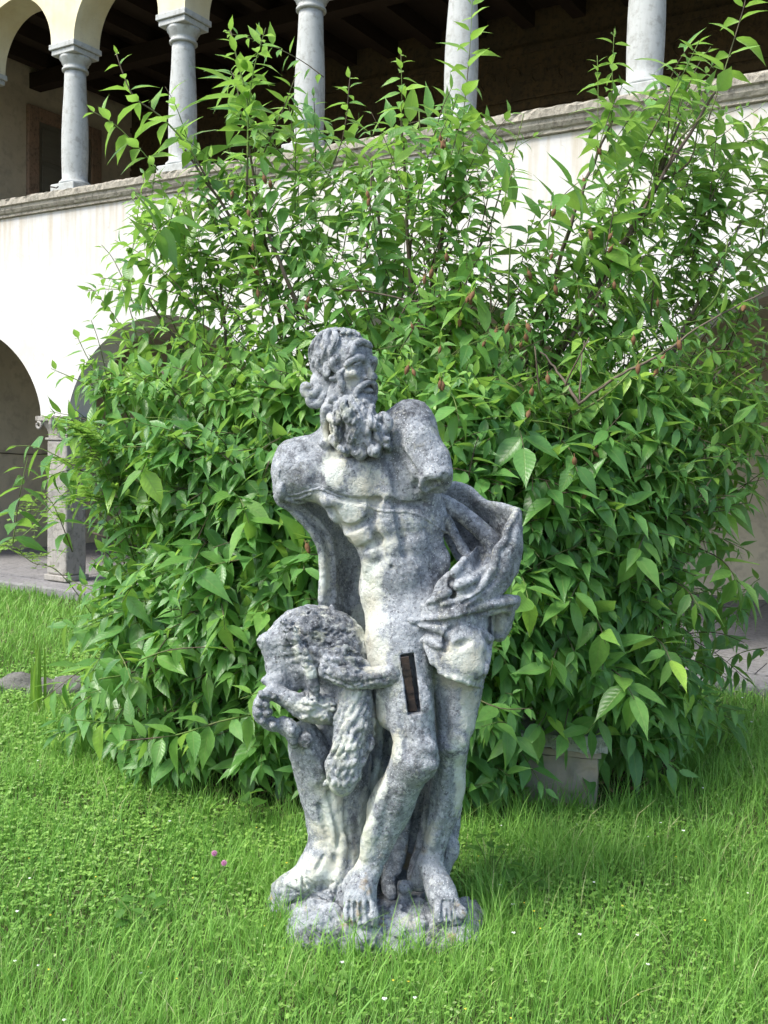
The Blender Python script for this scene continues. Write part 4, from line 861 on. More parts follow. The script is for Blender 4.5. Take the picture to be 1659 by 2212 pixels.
# ================================================================ leaves
def m_leaf(name, old, mid, young, rough=0.42):
    t = NT(name); tone = t.attr('tone'); yg = t.attr('young'); u = t.attr('lu'); vv = t.attr('lv'); v = t.coord()
    c = t.mix(tone, old, mid); c = t.mix(yg, c, young)
    c = t.mix(t.ramp(t.noise(v, 40, 3), [(0.35, 0.25), (0.6, 0)]), c, tuple(x * 0.6 for x in old))
    rib = t.ramp(t.math('ABSOLUTE', u), [(0.03, 1), (0.09, 0)])
    w = t.math('SINE', t.math('MULTIPLY', t.math('SUBTRACT', vv, t.math('MULTIPLY', t.math('ABSOLUTE', u), 0.16)), 62))
    veins = t.ramp(w, [(0.72, 0), (0.98, 1)])
    c = t.mix(t.math('MULTIPLY', rib, 0.5), c, (0.24, 0.36, 0.10)); c = t.mix(t.math('MULTIPLY', veins, 0.22), c, (0.16, 0.30, 0.08))
    geo = t.node('ShaderNodeNewGeometry'); c = t.mix(t.math('MULTIPLY', geo.outputs['Backfacing'], 0.35), c, (0.16, 0.27, 0.12))
    t.bump(t.math('ADD', t.math('MULTIPLY', w, -0.4), t.math('MULTIPLY', rib, -1.0)), 0.28, 0.002)
    t.base(c, rough, 0.45)
    tr = t.node('ShaderNodeBsdfTranslucent'); t.t.links.new(t.mix(0.5, c, (0.36, 0.62, 0.05), 'MIX'), tr.inputs[0])
    mx = t.node('ShaderNodeMixShader'); mx.inputs[0].default_value = 0.45
    t.t.links.new(t.b.outputs[0], mx.inputs[1]); t.t.links.new(tr.outputs[0], mx.inputs[2]); t.t.links.new(mx.outputs[0], t.out.inputs[0])
    return t.m
M['leaf'] = m_leaf('shrub_leaf', (0.075, 0.21, 0.058), (0.165, 0.38, 0.10), (0.38, 0.62, 0.09), 0.31)
M['leaflet'] = m_leaf('pale_leaflet', (0.12, 0.28, 0.04), (0.20, 0.38, 0.05), (0.34, 0.50, 0.08), 0.5)
M['weedleaf'] = m_leaf('weed_leaf', (0.05, 0.15, 0.03), (0.09, 0.22, 0.04), (0.18, 0.34, 0.06), 0.45)
t = NT('bark'); v = t.coord(scale=(1, 1, .3)); t.bump(t.noise(v, 60, 5), 0.6, 0.004)
M['bark'] = t.base(t.mix(t.noise(v, 25, 4), (0.10, 0.075, 0.06), (0.17, 0.14, 0.11)), 0.9, 0.15)
t = NT('green_twig'); v = t.coord(); M['twig'] = t.base(t.mix(t.ramp(t.noise(v, 2.0, 3), [(0.45, 0), (0.55, 1)]), (0.13, 0.20, 0.05), (0.11, 0.085, 0.06)), 0.7, 0.2)
t = NT('seed_pod'); v = t.coord(); t.bump(t.noise(v, 200, 3), 0.4, 0.002)
M['pod'] = t.base(t.mix(t.noise(t.coord('Object'), 60, 4), (0.19, 0.10, 0.045), (0.12, 0.07, 0.035)), 0.75, 0.2)

TT = np.array([0, .09, .22, .38, .56, .74, .88, 1.0]); HW = np.array([.03, .52, .92, 1.0, .78, .40, .13, 0.0])
TS = np.array([0, .16, .38, .64, .85, 1.0]); HS = np.array([.04, .76, 1.0, .62, .17, 0.0])
def leaf_arrays(base, axis, nrm, L, Wd, curl, fold, twist, fine=True, tt=None, hw=None):
    """stack of leaves as vertices (n, rows*3, 3); all inputs are arrays of n"""
    T, Hh = (tt, hw) if tt is not None else ((TT, HW) if fine else (TS, HS))
    n = len(base); a = axis / np.linalg.norm(axis, axis=1, keepdims=True)
    nn = nrm - (nrm * a).sum(1, keepdims=True) * a; nn /= np.linalg.norm(nn, axis=1, keepdims=True) + 1e-9; sd = np.cross(a, nn)
    out = np.zeros((n, len(T) * 3, 3)); wav = rng.uniform(0, 6.28, n)
    for i, (tv, h) in enumerate(zip(T, Hh)):
        cen = base + a * (L * (tv - 0.12 * np.abs(curl) * tv ** 3))[:, None] - nn * (L * curl * tv * tv)[:, None]
        rot = twist * tv; s2 = sd * np.cos(rot)[:, None] + nn * np.sin(rot)[:, None]; n2 = nn * np.cos(rot)[:, None] - sd * np.sin(rot)[:, None]
        hwid = Wd * h * 0.5; up = hwid * fold + L * 0.012 * np.sin(wav + tv * 9)
        out[:, i * 3] = cen - s2 * hwid[:, None] + n2 * up[:, None]; out[:, i * 3 + 1] = cen; out[:, i * 3 + 2] = cen + s2 * hwid[:, None] + n2 * (hwid * fold)[:, None]
    return out
def leaf_faces(rows):
    f = []
    for i in range(rows - 1):
        a = i * 3; f += [(a, a + 1, a + 4, a + 3), (a + 1, a + 2, a + 5, a + 4)]
    return np.array(f)
def leaf_mesh(name, A, tone, young, rows, T, mat):
    n = len(A); fb = leaf_faces(rows); Fc = (fb[None] + (np.arange(n) * rows * 3)[:, None, None]).reshape(-1, 4)
    me = mesh_np(name, A.reshape(-1, 3), Fc)
    for nm, val in (('tone', np.repeat(tone, rows * 3)), ('young', np.repeat(young, rows * 3)), ('lu', np.tile(np.tile([-1, 0, 1], rows), n)), ('lv', np.tile(np.repeat(T, 3), n))):
        me.attributes.new(nm, 'FLOAT', 'POINT').data.foreach_set('value', np.asarray(val, np.float32))
    me.polygons.foreach_set('use_smooth', np.ones(len(me.polygons), bool)); me.materials.append(mat)
    return me
class LeafBag:
    def __init__(s): s.r = []
    def add(s, base, axis, nrm, L, Wd, curl=.15, fold=.25, twist=0., tone=.5, young=0.): s.r.append((*base, *axis, *nrm, L, Wd, curl, fold, twist, tone, young))
    def arr(s): return np.array(s.r)
def bag_arrays(R, fine): return leaf_arrays(R[:, 0:3], R[:, 3:6], R[:, 6:9], R[:, 9], R[:, 10], R[:, 11], R[:, 12], R[:, 13], fine)

# ================================================================ the big shrub
AXX, AXY = 0.05, 4.95
SH = tag(empty('wintersweet_shrub', (AXX, AXY, 0)), 'tall spreading green shrub with long pointed leaves and brown seed pods behind the statue', 'shrub')
bag = LeafBag(); twigs = MB(); UP = np.array([0, 0, 1.0])
def unit(v): v = np.asarray(v, float); return v / (np.linalg.norm(v) + 1e-9)
def shoot(P, lmin, lmax, gap=.05, young=0., droop=.4, rad=.003, skip=0.0, tone=None, taper=True, wr=.40, bare=0.0):
    """a leafy shoot along the points P: opposite pairs, each turned a quarter from the last"""
    P = crom(P, 6); seg = np.linalg.norm(np.diff(P, axis=0), axis=1); cum = np.concatenate([[0], np.cumsum(seg)]); tot = cum[-1]
    twigs.tube([tuple(p) for p in P[::2]] + [tuple(P[-1])], list(np.linspace(rad, rad * .45, len(P[::2]) + 1)), 4)
    pos = gap * .5 + bare * tot; k = int(rng.integers(0, 2)); tn0 = rng.uniform(.1, .9) if tone is None else tone
    phase = rng.uniform(-.5, .5)
    while pos <= tot + 1e-6:
        i = min(np.searchsorted(cum, pos), len(P) - 1); i = max(i, 1); f = (pos - cum[i - 1]) / max(seg[i - 1], 1e-9); p = P[i - 1] * (1 - f) + P[i] * f; dr = unit(P[i] - P[i - 1])
        s1 = unit(np.cross(dr, UP) + 1e-3 * rng.normal(size=3)); s2 = unit(np.cross(s1, dr)); ang = phase + (math.pi / 2) * k; u = pos / tot
        size = (lmax if not taper else lmax * (1 - .62 * max(0, u - .62) / .38)) * (.62 + .38 * min(1, u * 3 + .3))
        for sg in (-1, 1):
            if rng.random() < skip: continue
            side = (s1 * math.cos(ang) + s2 * math.sin(ang)) * sg
            tip = max(0, (u - .75) * 2.0) if taper else 0
            ax = unit(side * (1 - .45 * tip) + dr * (.35 + .9 * tip) - UP * droop * (1 - .9 * tip) * rng.uniform(.5, 1.5) + rng.normal(size=3) * .16)
            L = max(lmin * .5, size * rng.uniform(.72, 1.08)); out = unit(np.array([p[0] - AXX, p[1] - AXY - .4, 0]))
            nr = UP * 1.0 + out * .45 + rng.normal(size=3) * .28
            bag.add(p + ax * .006, ax, nr, L, L * wr * rng.uniform(.82, 1.12), rng.uniform(.05, .34), rng.uniform(.12, .5), rng.uniform(-.5, .5), np.clip(tn0 + rng.normal() * .22, 0, 1), np.clip(young * rng.uniform(.3, 1) + tip * .5 * young + (.8 if rng.random() < .02 else 0), 0, 1))
        pos += gap * rng.uniform(.8, 1.2) * (1 - .35 * (u if taper else 0)); k += 1
DENS = [
 "00000100000000000","00000100000000230","00110352252001654","00046553154213885","00157654466315875","00256655666547874","00366666677777886",
 "01446778888888898","03688889999999988","15899999999999986","02799999999999971","00699999999999920","01799999999999710","02899999999999930",
 "02899999999999950","03899999999999960","01788887779995610","00111000000001100","00000000000000000"]
def dens(px, py):
    r = int(py // 100); c = int(px // 100)
    return 0 if not (0 <= r < len(DENS) and 0 <= c < 17) else int(DENS[r][c])
edges = []
for row in DENS:
    nz = [i for i, ch in enumerate(row) if ch != '0'] or [4, 12]; edges.append((nz[0] * 100 - 20, nz[-1] * 100 + 120))
TMAX = [.35, .4, .5, .55, .6, .65, .7, .8, .9, 1.0, 1.05, 1.1, 1.12, 1.12, 1.1, 1.05, 1.0, .9, .6]
def front(px, py):
    r = min(max(int(py // 100), 0), len(DENS) - 1); e0, e1 = edges[r]; c = (e0 + e1) / 2; hw = max((e1 - e0) / 2, 60); u = min(1, abs(px - c) / hw)
    T = TMAX[r] * math.sqrt(max(0, 1 - u * u)); return AXY - .12 - T, T
for r, row in enumerate(DENS):
    for c, ch in enumerate(row):
        q = int(ch); m = q * (1.25 if r > 8 else 1.25 if r > 7 else (.9 if r > 6 else .78) if r > 5 else .76 if r > 2 else 1.0); m = int(m) + (rng.random() < m % 1)
        if 7 <= c <= 9 and r >= 9: m = int(m * .6)
        for _ in range(m):
            px = c * 100 + rng.uniform(0, 100); py = r * 100 + rng.uniform(0, 100); f, T = front(px, py)
            if rng.random() < (.66 if r > 7 else .5): Y = f + abs(rng.normal()) * .12
            else: Y = f + rng.uniform(0, 1) * 1.8 * T
            Y = max(Y, 3.78)
            if 1100 < px < 1350 and py > 1500 and Y < 4.75 and (Y < 4.4 or py > 1560) and rng.random() < .93: continue
            p = np.array(at(px, py, Y)); h = min(max(p[2] / 3.0, 0), 1)
            if p[2] < .12 or (p[0] + 3.07) * .524 + (p[1] - 9.77) * .852 > -.5: continue
            out = unit([p[0] - AXX, (p[1] - AXY) * .9 - .25, 0])
            dr = unit(out * (1.0 - .45 * h) + UP * (-.15 + 1.05 * h ** 1.2) + rng.normal(size=3) * .36)
            L = rng.uniform(.18, .42); q0 = p - dr * L * .8; q1 = p + dr * L * .15 - UP * .03 * (1 - h)
            big = 1.0 if r >= 11 else .92 if r >= 8 else .76 if r > 4 else .88 if r > 2 else .95
            yg = .75 * rng.random() ** 1.6 if r <= 3 else (.8 * rng.random() ** 1.5 if r < 9 else .25 * rng.random() ** 3)
            shoot([q0 - dr * .12 - UP * .04, q0, (q0 + q1) / 2 + UP * .02, q1], .06, rng.uniform(.11, .245) * big, .056 if r < 9 else .064, yg, .3 + .6 * (1 - h), skip=.08, wr=.36)
def fs(pts, lmin, lmax, **kw): shoot([np.array(at(*p)) for p in pts], lmin, lmax, **kw)
# shoots one can point at in the photograph
fs([(455, 400, 4.5), (405, 315, 4.48), (345, 250, 4.46), (292, 212, 4.44), (268, 165, 4.44), (250, 112, 4.44)], .06, .155, gap=.075, young=.75, droop=.25, rad=.005)
fs([(533, 430, 4.5), (535, 330, 4.5), (534, 220, 4.5), (515, 140, 4.5), (497, 62, 4.5)], .06, .165, gap=.058, young=.6, droop=.3, rad=.006)
fs([(534, 260, 4.5), (548, 150, 4.5), (574, 60, 4.5)], .06, .15, gap=.06, young=.7, droop=.2)
fs([(570, 330, 4.45), (610, 240, 4.45), (640, 160, 4.45)], .06, .14, gap=.055, young=.6)
fs([(690, 420, 4.55), (740, 300, 4.55), (757, 155, 4.55)], .06, .13, gap=.05, young=.6)
fs([(860, 360, 4.6), (868, 230, 4.6), (866, 118, 4.6)], .05, .13, gap=.045, young=.7)
fs([(1010, 420, 4.6), (1000, 280, 4.6), (1014, 120, 4.6), (1022, -30, 4.6)], .07, .16, gap=.07, young=.75, droop=.1)
fs([(1320, 300, 4.5), (1322, 180, 4.5), (1327, 62, 4.5)], .05, .12, gap=.05, young=.5)
fs([(1290, 330, 4.5), (1292, 200, 4.5), (1290, 120, 4.5)], .05, .12, gap=.06, young=.5)
fs([(1400, 300, 4.4), (1470, 170, 4.4), (1510, 90, 4.4)], .06, .15, gap=.055, young=.6)
fs([(1530, 260, 4.3), (1575, 120, 4.3), (1608, 10, 4.3), (1612, -20, 4.3)], .07, .18, gap=.085, young=.7, droop=.15)
fs([(1055, 500, 4.5), (1082, 410, 4.5), (1112, 320, 4.5), (1132, 245, 4.5)], .03, .06, gap=.09, young=.6, rad=.004, skip=.25)
fs([(245, 890, 4.6), (215, 820, 4.6), (185, 765, 4.6), (163, 718, 4.6)], .07, .14, gap=.085, young=.4, droop=.4)
fs([(225, 850, 4.6), (165, 820, 4.6), (110, 796, 4.6)], .07, .14, gap=.085, young=.4, droop=.4)
fs([(340, 830, 4.5), (300, 775, 4.5), (268, 732, 4.5)], .05, .11, gap=.06, young=.8)
fs([(400, 640, 4.5), (300, 610, 4.5), (215, 600, 4.5)], .07, .15, gap=.06, young=.3, droop=.5)
fs([(380, 520, 4.5), (330, 490, 4.5), (280, 480, 4.5)], .07, .14, gap=.06, young=.3)
fs([(560, 1540, 3.75), (470, 1560, 3.68), (380, 1588, 3.62), (270, 1600, 3.6)], .09, .17, gap=.08, young=.3, droop=.7, rad=.004)
fs([(300, 1570, 3.95), (220, 1560, 3.85), (160, 1555, 3.8)], .09, .16, gap=.07, young=.1, droop=.7)
fs([(600, 1470, 3.7), (570, 1490, 3.66), (520, 1510, 3.62)], .08, .13, gap=.07, young=.5, droop=.6)
fs([(1010, 1500, 3.75), (1080, 1530, 3.62), (1150, 1530, 3.55)], .10, .16, gap=.07, young=.15, droop=.7)
fs([(1120, 1600, 3.7), (1090, 1560, 3.6), (1040, 1570, 3.5)], .10, .17, gap=.08, young=.2, droop=.8)
for (x, y, Y, dx) in ((1390, 1200, 4.0, -30), (1290, 1380, 3.85, 30), (1480, 1310, 4.1, 60), (1250, 1300, 3.85, -40), (1430, 1430, 4.0, 40), (1130, 1290, 3.75, 20), (1200, 1450, 3.8, -20), (1340, 1500, 3.85, 50), (1560, 1250, 4.3, 60), (430, 1230, 3.9, -30), (520, 1120, 3.85, 30), (300, 1290, 4.1, -60), (360, 1420, 3.95, -50), (480, 1350, 3.8, 10), (330, 1010, 4.1, -40), (560, 1330, 3.8, 30), (230, 1440, 4.1, -50), (1120, 960, 3.9, 20), (1230, 1010, 3.9, 30), (980, 900, 3.85, 20), (1180, 1080, 3.85, 30)):
    fs([(x - dx, y - 70, Y + .25), (x, y - 40, Y + .05), (x + dx * .6, y + 10, Y - .08)], .10, rng.uniform(.165, .21), gap=.06, young=rng.uniform(.05, .45), droop=.75, taper=False, wr=.42)
fs([(1230, 1520, 4.1), (1222, 1560, 4.0), (1215, 1600, 3.92)], .12, .17, gap=.07, young=.1, droop=.9, taper=False)
fs([(1300, 1500, 4.1), (1290, 1550, 4.0), (1262, 1590, 3.93)], .12, .18, gap=.08, young=.1, droop=.9, taper=False)
fs([(1170, 1500, 4.1), (1180, 1540, 4.0), (1160, 1570, 3.9)], .12, .16, gap=.08, young=.2, droop=.9, taper=False)
# main stems
stem_targets = [(400, 320, 4.55), (533, 300, 4.55), (470, 560, 4.7), (640, 640, 4.5), (802, 340, 4.65), (868, 250, 4.65), (990, 250, 4.65), (1055, 495, 4.55), (900, 600, 4.5), (1240, 640, 4.6), (1322, 260, 4.55), (1470, 260, 4.45),
                (1575, 150, 4.4), (1600, 480, 4.6), (1560, 800, 4.4), (1250, 870, 4.1), (300, 620, 4.6), (230, 860, 4.6), (200, 1150, 4.5), (330, 1400, 4.2), (1450, 1100, 4.3), (1500, 1300, 4.2), (600, 900, 4.3), (760, 700, 4.3), (1100, 700, 4.3), (1380, 520, 4.6)]
ends = []
for i, (x, y, Y) in enumerate(stem_targets):
    e = np.array(at(x, y, Y)); a = i * 2.4; s0 = np.array([AXX + .22 * math.cos(a) + (e[0] - AXX) * .18, AXY + .2 * math.sin(a), -.03])
    m1 = s0 * .62 + e * .38 + UP * (.10 * e[2]) + rng.normal(size=3) * .06; m2 = s0 * .28 + e * .72 + UP * (.07 * e[2]) + rng.normal(size=3) * .05
    P = crom([s0, m1, m2, e], 8); r0 = rng.uniform(.016, .027); mb = MB()
    mb.tube([tuple(p + rng.normal(size=3) * .004) for p in P], list(np.linspace(r0, .005, len(P))), 7)
    o = mb.build('branch', M['bark'], SH, True); o.matrix_parent_inverse = Matrix.Translation(SH.location).inverted(); ends.append(P)
    for j in range(7):                             # side branches
        p = P[int(rng.integers(7, len(P)))]; d = unit((p - s0) + rng.normal(size=3) * .9); Lb = rng.uniform(.2, .45); q = p + d * Lb * .5 + rng.normal(size=3) * .03; q2 = p + d * Lb + UP * .05
        ex, ey = proj(q2)
        if dens(ex, ey) < 5: continue
        twigs.tube([tuple(x_) for x_ in crom([p, q, q2], 4)], list(np.linspace(.006, .003, 9)), 5)
for pts, r0 in (([(1250, 872, 4.0), (1330, 815, 3.95), (1420, 770, 3.92), (1520, 700, 3.9), (1650, 632, 3.9)], .006), ([(1250, 872, 4.0), (1210, 810, 4.1), (1170, 760, 4.15)], .007), ([(1252, 868, 4.0), (1256, 790, 4.05), (1262, 735, 4.1)], .004),
               ([(655, 690, 4.4), (610, 580, 4.42), (570, 480, 4.45), (535, 390, 4.5)], .011), ([(1060, 700, 4.4), (1058, 560, 4.45), (1062, 480, 4.5)], .005), ([(1215, 760, 4.4), (1290, 640, 4.4), (1350, 520, 4.45)], .010), ([(790, 560, 4.4), (800, 440, 4.45), (803, 350, 4.5)], .006),
               ([(350, 800, 4.4), (395, 880, 4.4), (440, 960, 4.3)], .006), ([(700, 620, 4.4), (850, 640, 4.3), (1000, 680, 4.3)], .005), ([(600, 520, 4.5), (660, 470, 4.5), (690, 430, 4.5)], .003)):
    mb = MB(); P = crom([np.array(at(*p)) for p in pts], 6); mb.tube([tuple(p + rng.normal(size=3) * .002) for p in P], list(np.linspace(r0, r0 * .5, len(P))), 6)
    o = mb.build('branch', M['bark'], SH, True); o.matrix_parent_inverse = Matrix.Translation(SH.location).inverted()
fs([(1250, 872, 4.0), (1330, 812, 3.95), (1420, 768, 3.92), (1520, 700, 3.9), (1645, 634, 3.9)], .06, .12, gap=.10, young=.35, droop=.3, rad=.003, taper=False)
def child(o): o.matrix_parent_inverse = Matrix.Translation(SH.location).inverted(); return o
o = child(twigs.build('twigs', M['twig'], SH, True)); o['kind'] = 'stuff'
R = bag.arr(); cen = R[:, 0:3] + R[:, 3:6] * (R[:, 9] * .5)[:, None]
pp = np.array([proj(c) for c in cen]); scr = R[:, 9] / cen[:, 1]; 
blocked = (pp[:, 0] > 600) & (pp[:, 0] < 1060) & (pp[:, 1] > 860) & (pp[:, 1] < 2000)
inside = (pp[:, 0] > 0) & (pp[:, 0] < 1659) & (pp[:, 1] > 0)
fr = np.array([c[1] - front(p[0], p[1])[0] for c, p in zip(cen, pp)])
score = scr * (inside & ~blocked & (fr < .12)) - .004 * np.clip(fr, -.5, 1); top = np.argsort(-score)[:300]; mk = np.zeros(len(R), bool); mk[top] = True
A = bag_arrays(R[~mk], False); child(link('foliage', leaf_mesh('foliage', A, R[~mk][:, 14], R[~mk][:, 15], len(TS), TS, M['leaf']), None, SH))['kind'] = 'stuff'
A = bag_arrays(R[mk], True); q = R[mk]
for i in range(len(A)):
    child(link('leaf', leaf_mesh('leaf', A[i:i + 1], q[i:i + 1, 14], q[i:i + 1, 15], len(TT), TT, M['leaf']), None, SH))
# pods hang in the clusters where last year's flowers stood
pm = MB(); pm.lathe([(.0008, -.021), (.002, -.018), (.0062, -.012), (.0092, -.003), (.0092, .004), (.0068, .011), (.004, .015), (.003, .017), (.0012, .018), (.0012, .030)], 0, 0, 10)
pod0 = None
for (x, y, n_, sx, sy) in ((505, 560, 6, 30, 25), (600, 640, 4, 40, 25), (540, 390, 4, 20, 20), (800, 430, 3, 12, 50), (930, 600, 4, 60, 25), (1000, 660, 8, 55, 35), (1095, 700, 8, 45, 40), (935, 770, 7, 20, 60), (1060, 700, 4, 40, 30), (1255, 500, 6, 35, 40), (1290, 560, 5, 50, 40),
                            (1160, 640, 3, 60, 30), (1400, 700, 3, 30, 30), (1430, 770, 4, 15, 15), (1580, 670, 1, 4, 4), (1385, 725, 1, 3, 3), (640, 1165, 4, 25, 15), (1240, 985, 3, 40, 30), (960, 330, 4, 15, 25), (1240, 330, 4, 20, 40), (1200, 860, 3, 40, 30), (1330, 780, 2, 30, 20)):
    for _ in range(n_):
        px, py = x + rng.normal() * sx * .8, y + rng.normal() * sy * .8; f, T = front(px, py)
        if pod0 is None: pod0 = pm.build('seed_pod', M['pod'], SH, True); o = pod0
        else: o = pod0.copy(); COL.objects.link(o)
        dd = (pp[:, 0] - px) ** 2 + (pp[:, 1] - py) ** 2 + np.where(fr < .02, 0, 1500); k_ = int(np.argmin(dd)); p = Vector(R[k_, 0:3]) + Vector((0, -.05, -.02)); sc = rng.uniform(.75, 1.15)
        o.matrix_parent_inverse = Matrix.Translation(SH.location).inverted(); o.location = p; o.rotation_euler = (rng.normal() * .3, rng.normal() * .3, rng.uniform(0, 6)); o.scale = (sc, sc, sc)
# ================================================================ lawn
def m_grass(name, a, b, c3):
    t = NT(name); c = t.mix(t.attr('tone'), a, b); c = t.mix(t.ramp(t.attr('young'), [(0.6, 0), (1, 1)]), c, c3)
    t.base(c, 0.5, 0.35); tr = t.node('ShaderNodeBsdfTranslucent'); t.t.links.new(t.mix(0.35, c, (0.20, 0.5, 0.04)), tr.inputs[0])
    mx = t.node('ShaderNodeMixShader'); mx.inputs[0].default_value = 0.3
    t.t.links.new(t.b.outputs[0], mx.inputs[1]); t.t.links.new(tr.outputs[0], mx.inputs[2]); t.t.links.new(mx.outputs[0], t.out.inputs[0]); return t.m
M['grass'] = m_grass('grass_blade', (0.12, 0.29, 0.042), (0.26, 0.49, 0.09), (0.55, 0.54, 0.28))
M['clover'] = m_grass('clover_leaf', (0.15, 0.32, 0.05), (0.30, 0.50, 0.10), (0.40, 0.52, 0.22))
def scatter(n_per, y0, y1, xm=0.9):
    A_ = 0; xs_ = []; N = int(n_per * (y1 - y0) * ((y0 + y1) / 2 * .8 + 2 * xm)); y = rng.uniform(y0, y1, N * 2); hw = y * .40 + xm; x = rng.uniform(-1, 1, N * 2) * (y1 * .40 + xm)
    k = np.abs(x) < hw; x, y = x[k][:N], y[k][:N]
    t_ = (x - P0.x) * math.sin(AL) + (y - P0.y) * math.cos(AL); k = t_ < -0.275; x, y = x[k], y[k]
    base = (((x - ST.location.x + .02) / .325) ** 2 + ((y - SY + .02) / .265) ** 2) > 1
    keep = base & ((x < -1.1) | (y < 6.5) | (x > .6)); return x[keep], y[keep]
def gz(x, y): return 0.012 * np.sin(1.7 * x + 0.6) * np.sin(1.3 * y)
def shade_dist(x, y): return ((x - AXX - .0) / 1.45) ** 2 + ((y - AXY) / 1.12) ** 2
def nz(x, y, s, o=0): return vnoise(np.stack([x * s + 50 + o, y * s + 50, np.full(len(x), 3.3 + o)], 1))
def blades(x, y, hmul, wid, segs=3):
    n = len(x); under = shade_dist(x, y) < 1.0
    big = nz(x, y, 1.1); med = nz(x, y, 4.5, 5); fin_ = nz(x, y, 14, 9)
    h = (.048 + .030 * med + .020 * big + .018 * fin_ + rng.random(n) ** 4 * .09) * hmul * np.where((x > .35), 1.25, 1.0); h = np.clip(h, .015, .2)
    az = rng.uniform(0, 6.283, n); lean = rng.uniform(.1, .9, n); w_ = wid * rng.uniform(.6, 1.3, n)
    d = np.stack([np.cos(az), np.sin(az), np.zeros(n)], 1); sd = np.stack([-np.sin(az + rng.normal(size=n) * .6), np.cos(az), np.zeros(n)], 1); b0 = np.stack([x, y, gz(x, y) - .004], 1)
    T = np.linspace(0, 1, segs + 1); V = np.zeros((n, 2 * (segs + 1), 3))
    for i, tv in enumerate(T):
        c = b0 + d * (h * lean * tv ** 1.8)[:, None]; c[:, 2] += h * (tv - .28 * lean * tv ** 2.2); ww = (w_ * (1 - tv ** 1.6) + .0002)[:, None]
        V[:, 2 * i] = c - sd * ww * .5; V[:, 2 * i + 1] = c + sd * ww * .5
    Fb = np.array([(2 * i, 2 * i + 1, 2 * i + 3, 2 * i + 2) for i in range(segs)]); tone = np.clip(.5 + .35 * big + .35 * med + rng.normal(size=n) * .22, 0, 1); yg = np.where(rng.random(n) < .045, rng.uniform(.6, 1, n), 0)
    return V, Fb, tone, yg
def emit(name, parts, mat):
    Vs, Fs, Ts, Ys, off = [], [], [], [], 0
    for V, Fb, tone, yg in parts:
        n, k = V.shape[:2]; Vs.append(V.reshape(-1, 3)); Fs.append((Fb[None] + (np.arange(n) * k)[:, None, None]).reshape(-1, Fb.shape[1]) + off); off += n * k; Ts.append(np.repeat(tone, k)); Ys.append(np.repeat(yg, k))
    me = mesh_np(name, np.vstack(Vs), np.vstack(Fs))
    me.attributes.new('tone', 'FLOAT', 'POINT').data.foreach_set('value', np.concatenate(Ts).astype(np.float32)); me.attributes.new('young', 'FLOAT', 'POINT').data.foreach_set('value', np.concatenate(Ys).astype(np.float32))
    return tag(link(name, me, mat), kind='stuff')
parts = []
for dn, y0, y1, hm, wd in ((15000, 1.75, 2.7, 1.1, .0026), (12500, 2.7, 3.8, 1.1, .0030), (8000, 3.8, 5.4, 1.1, .0038), (3200, 5.4, 8.0, 1.1, .006), (2200, 8.0, 11.5, 1.1, .008)):
    x, y = scatter(dn, y0, y1, .7 if y1 < 6 else .3); k = (shade_dist(x, y) > 1) | (rng.random(len(x)) < .22); parts.append(blades(x[k], y[k], hm, wd, 3 if y1 < 4 else 2))
# longer tufts round the statue, the shrub and the right side
PEDC = at(1226, 1700, 4.30)
tx, ty = [], []
for _ in range(420):
    u = rng.random()
    if u < .22: a = rng.uniform(0, 6.28); cx_, cy_ = ST.location.x + .34 * math.cos(a), SY + .28 * math.sin(a)
    elif u < .6: a = rng.uniform(math.pi, 2 * math.pi); cx_, cy_ = AXX + 1.5 * math.cos(a), AXY + 1.05 * math.sin(a)
    elif u < .68: cx_, cy_ = float(PEDC.x) + rng.uniform(-.3, .3), float(PEDC.y) - .24 + rng.normal() * .03
    else: cx_, cy_ = rng.uniform(-1.2, 1.6), rng.uniform(2.0, 4.2)
    k = rng.integers(5, 14); tx += list(cx_ + rng.normal(size=k) * .025); ty += list(cy_ + rng.normal(size=k) * .025)
tx, ty = np.array(tx), np.array(ty); k = (((tx - ST.location.x + .02) / .31) ** 2 + ((ty - SY) / .25) ** 2) > 1; parts.append(blades(tx[k], ty[k], 1.8, .0042, 3))
GR = emit('grass', parts, M['grass'])
# low clover and creeping weeds between the blades
parts = []
for dn, y0, y1, sz in ((5000, 1.75, 3.0, .0048), (6500, 3.0, 4.6, .0055), (3000, 4.6, 7.0, .008)):
    x, y = scatter(dn, y0, y1, .6); m = nz(x, y, 1.6, 21) + .5 * nz(x, y, 5, 8) + np.where((x < -.3) & (y > 2.7), .35, 0); k = (m > .15 + rng.normal(size=len(x)) * .3) & (shade_dist(x, y) > .95) & (rng.random(len(x)) < .6); x, y = x[k], y[k]; n = len(x)
    hgt = rng.uniform(.012, .05, n); r = sz * rng.uniform(.6, 1.25, n); az = rng.uniform(0, 6.28, n)
    for lf in range(3):
        a = az + lf * 2.094; cx_, cy_ = x + np.cos(a) * r * 1.0, y + np.sin(a) * r * 1.0; cz = gz(x, y) + hgt; V = np.zeros((n, 6, 3)); tx_, ty_ = rng.normal(size=n) * .35, rng.normal(size=n) * .35
        for j in range(6):
            b_ = j * math.pi / 3; ox, oy = np.cos(b_ + a) * r * .95, np.sin(b_ + a) * r * .8; V[:, j] = np.stack([cx_ + ox, cy_ + oy, cz + ox * tx_ + oy * ty_], 1)
        parts.append((V, np.array([(0, 1, 2, 3, 4, 5)]), np.clip(.5 + .4 * nz(x, y, 3, 4) + rng.normal(size=n) * .2, 0, 1), np.where(rng.random(n) < .1, .9, 0)))
CLV = emit('clover', parts, M['clover'])
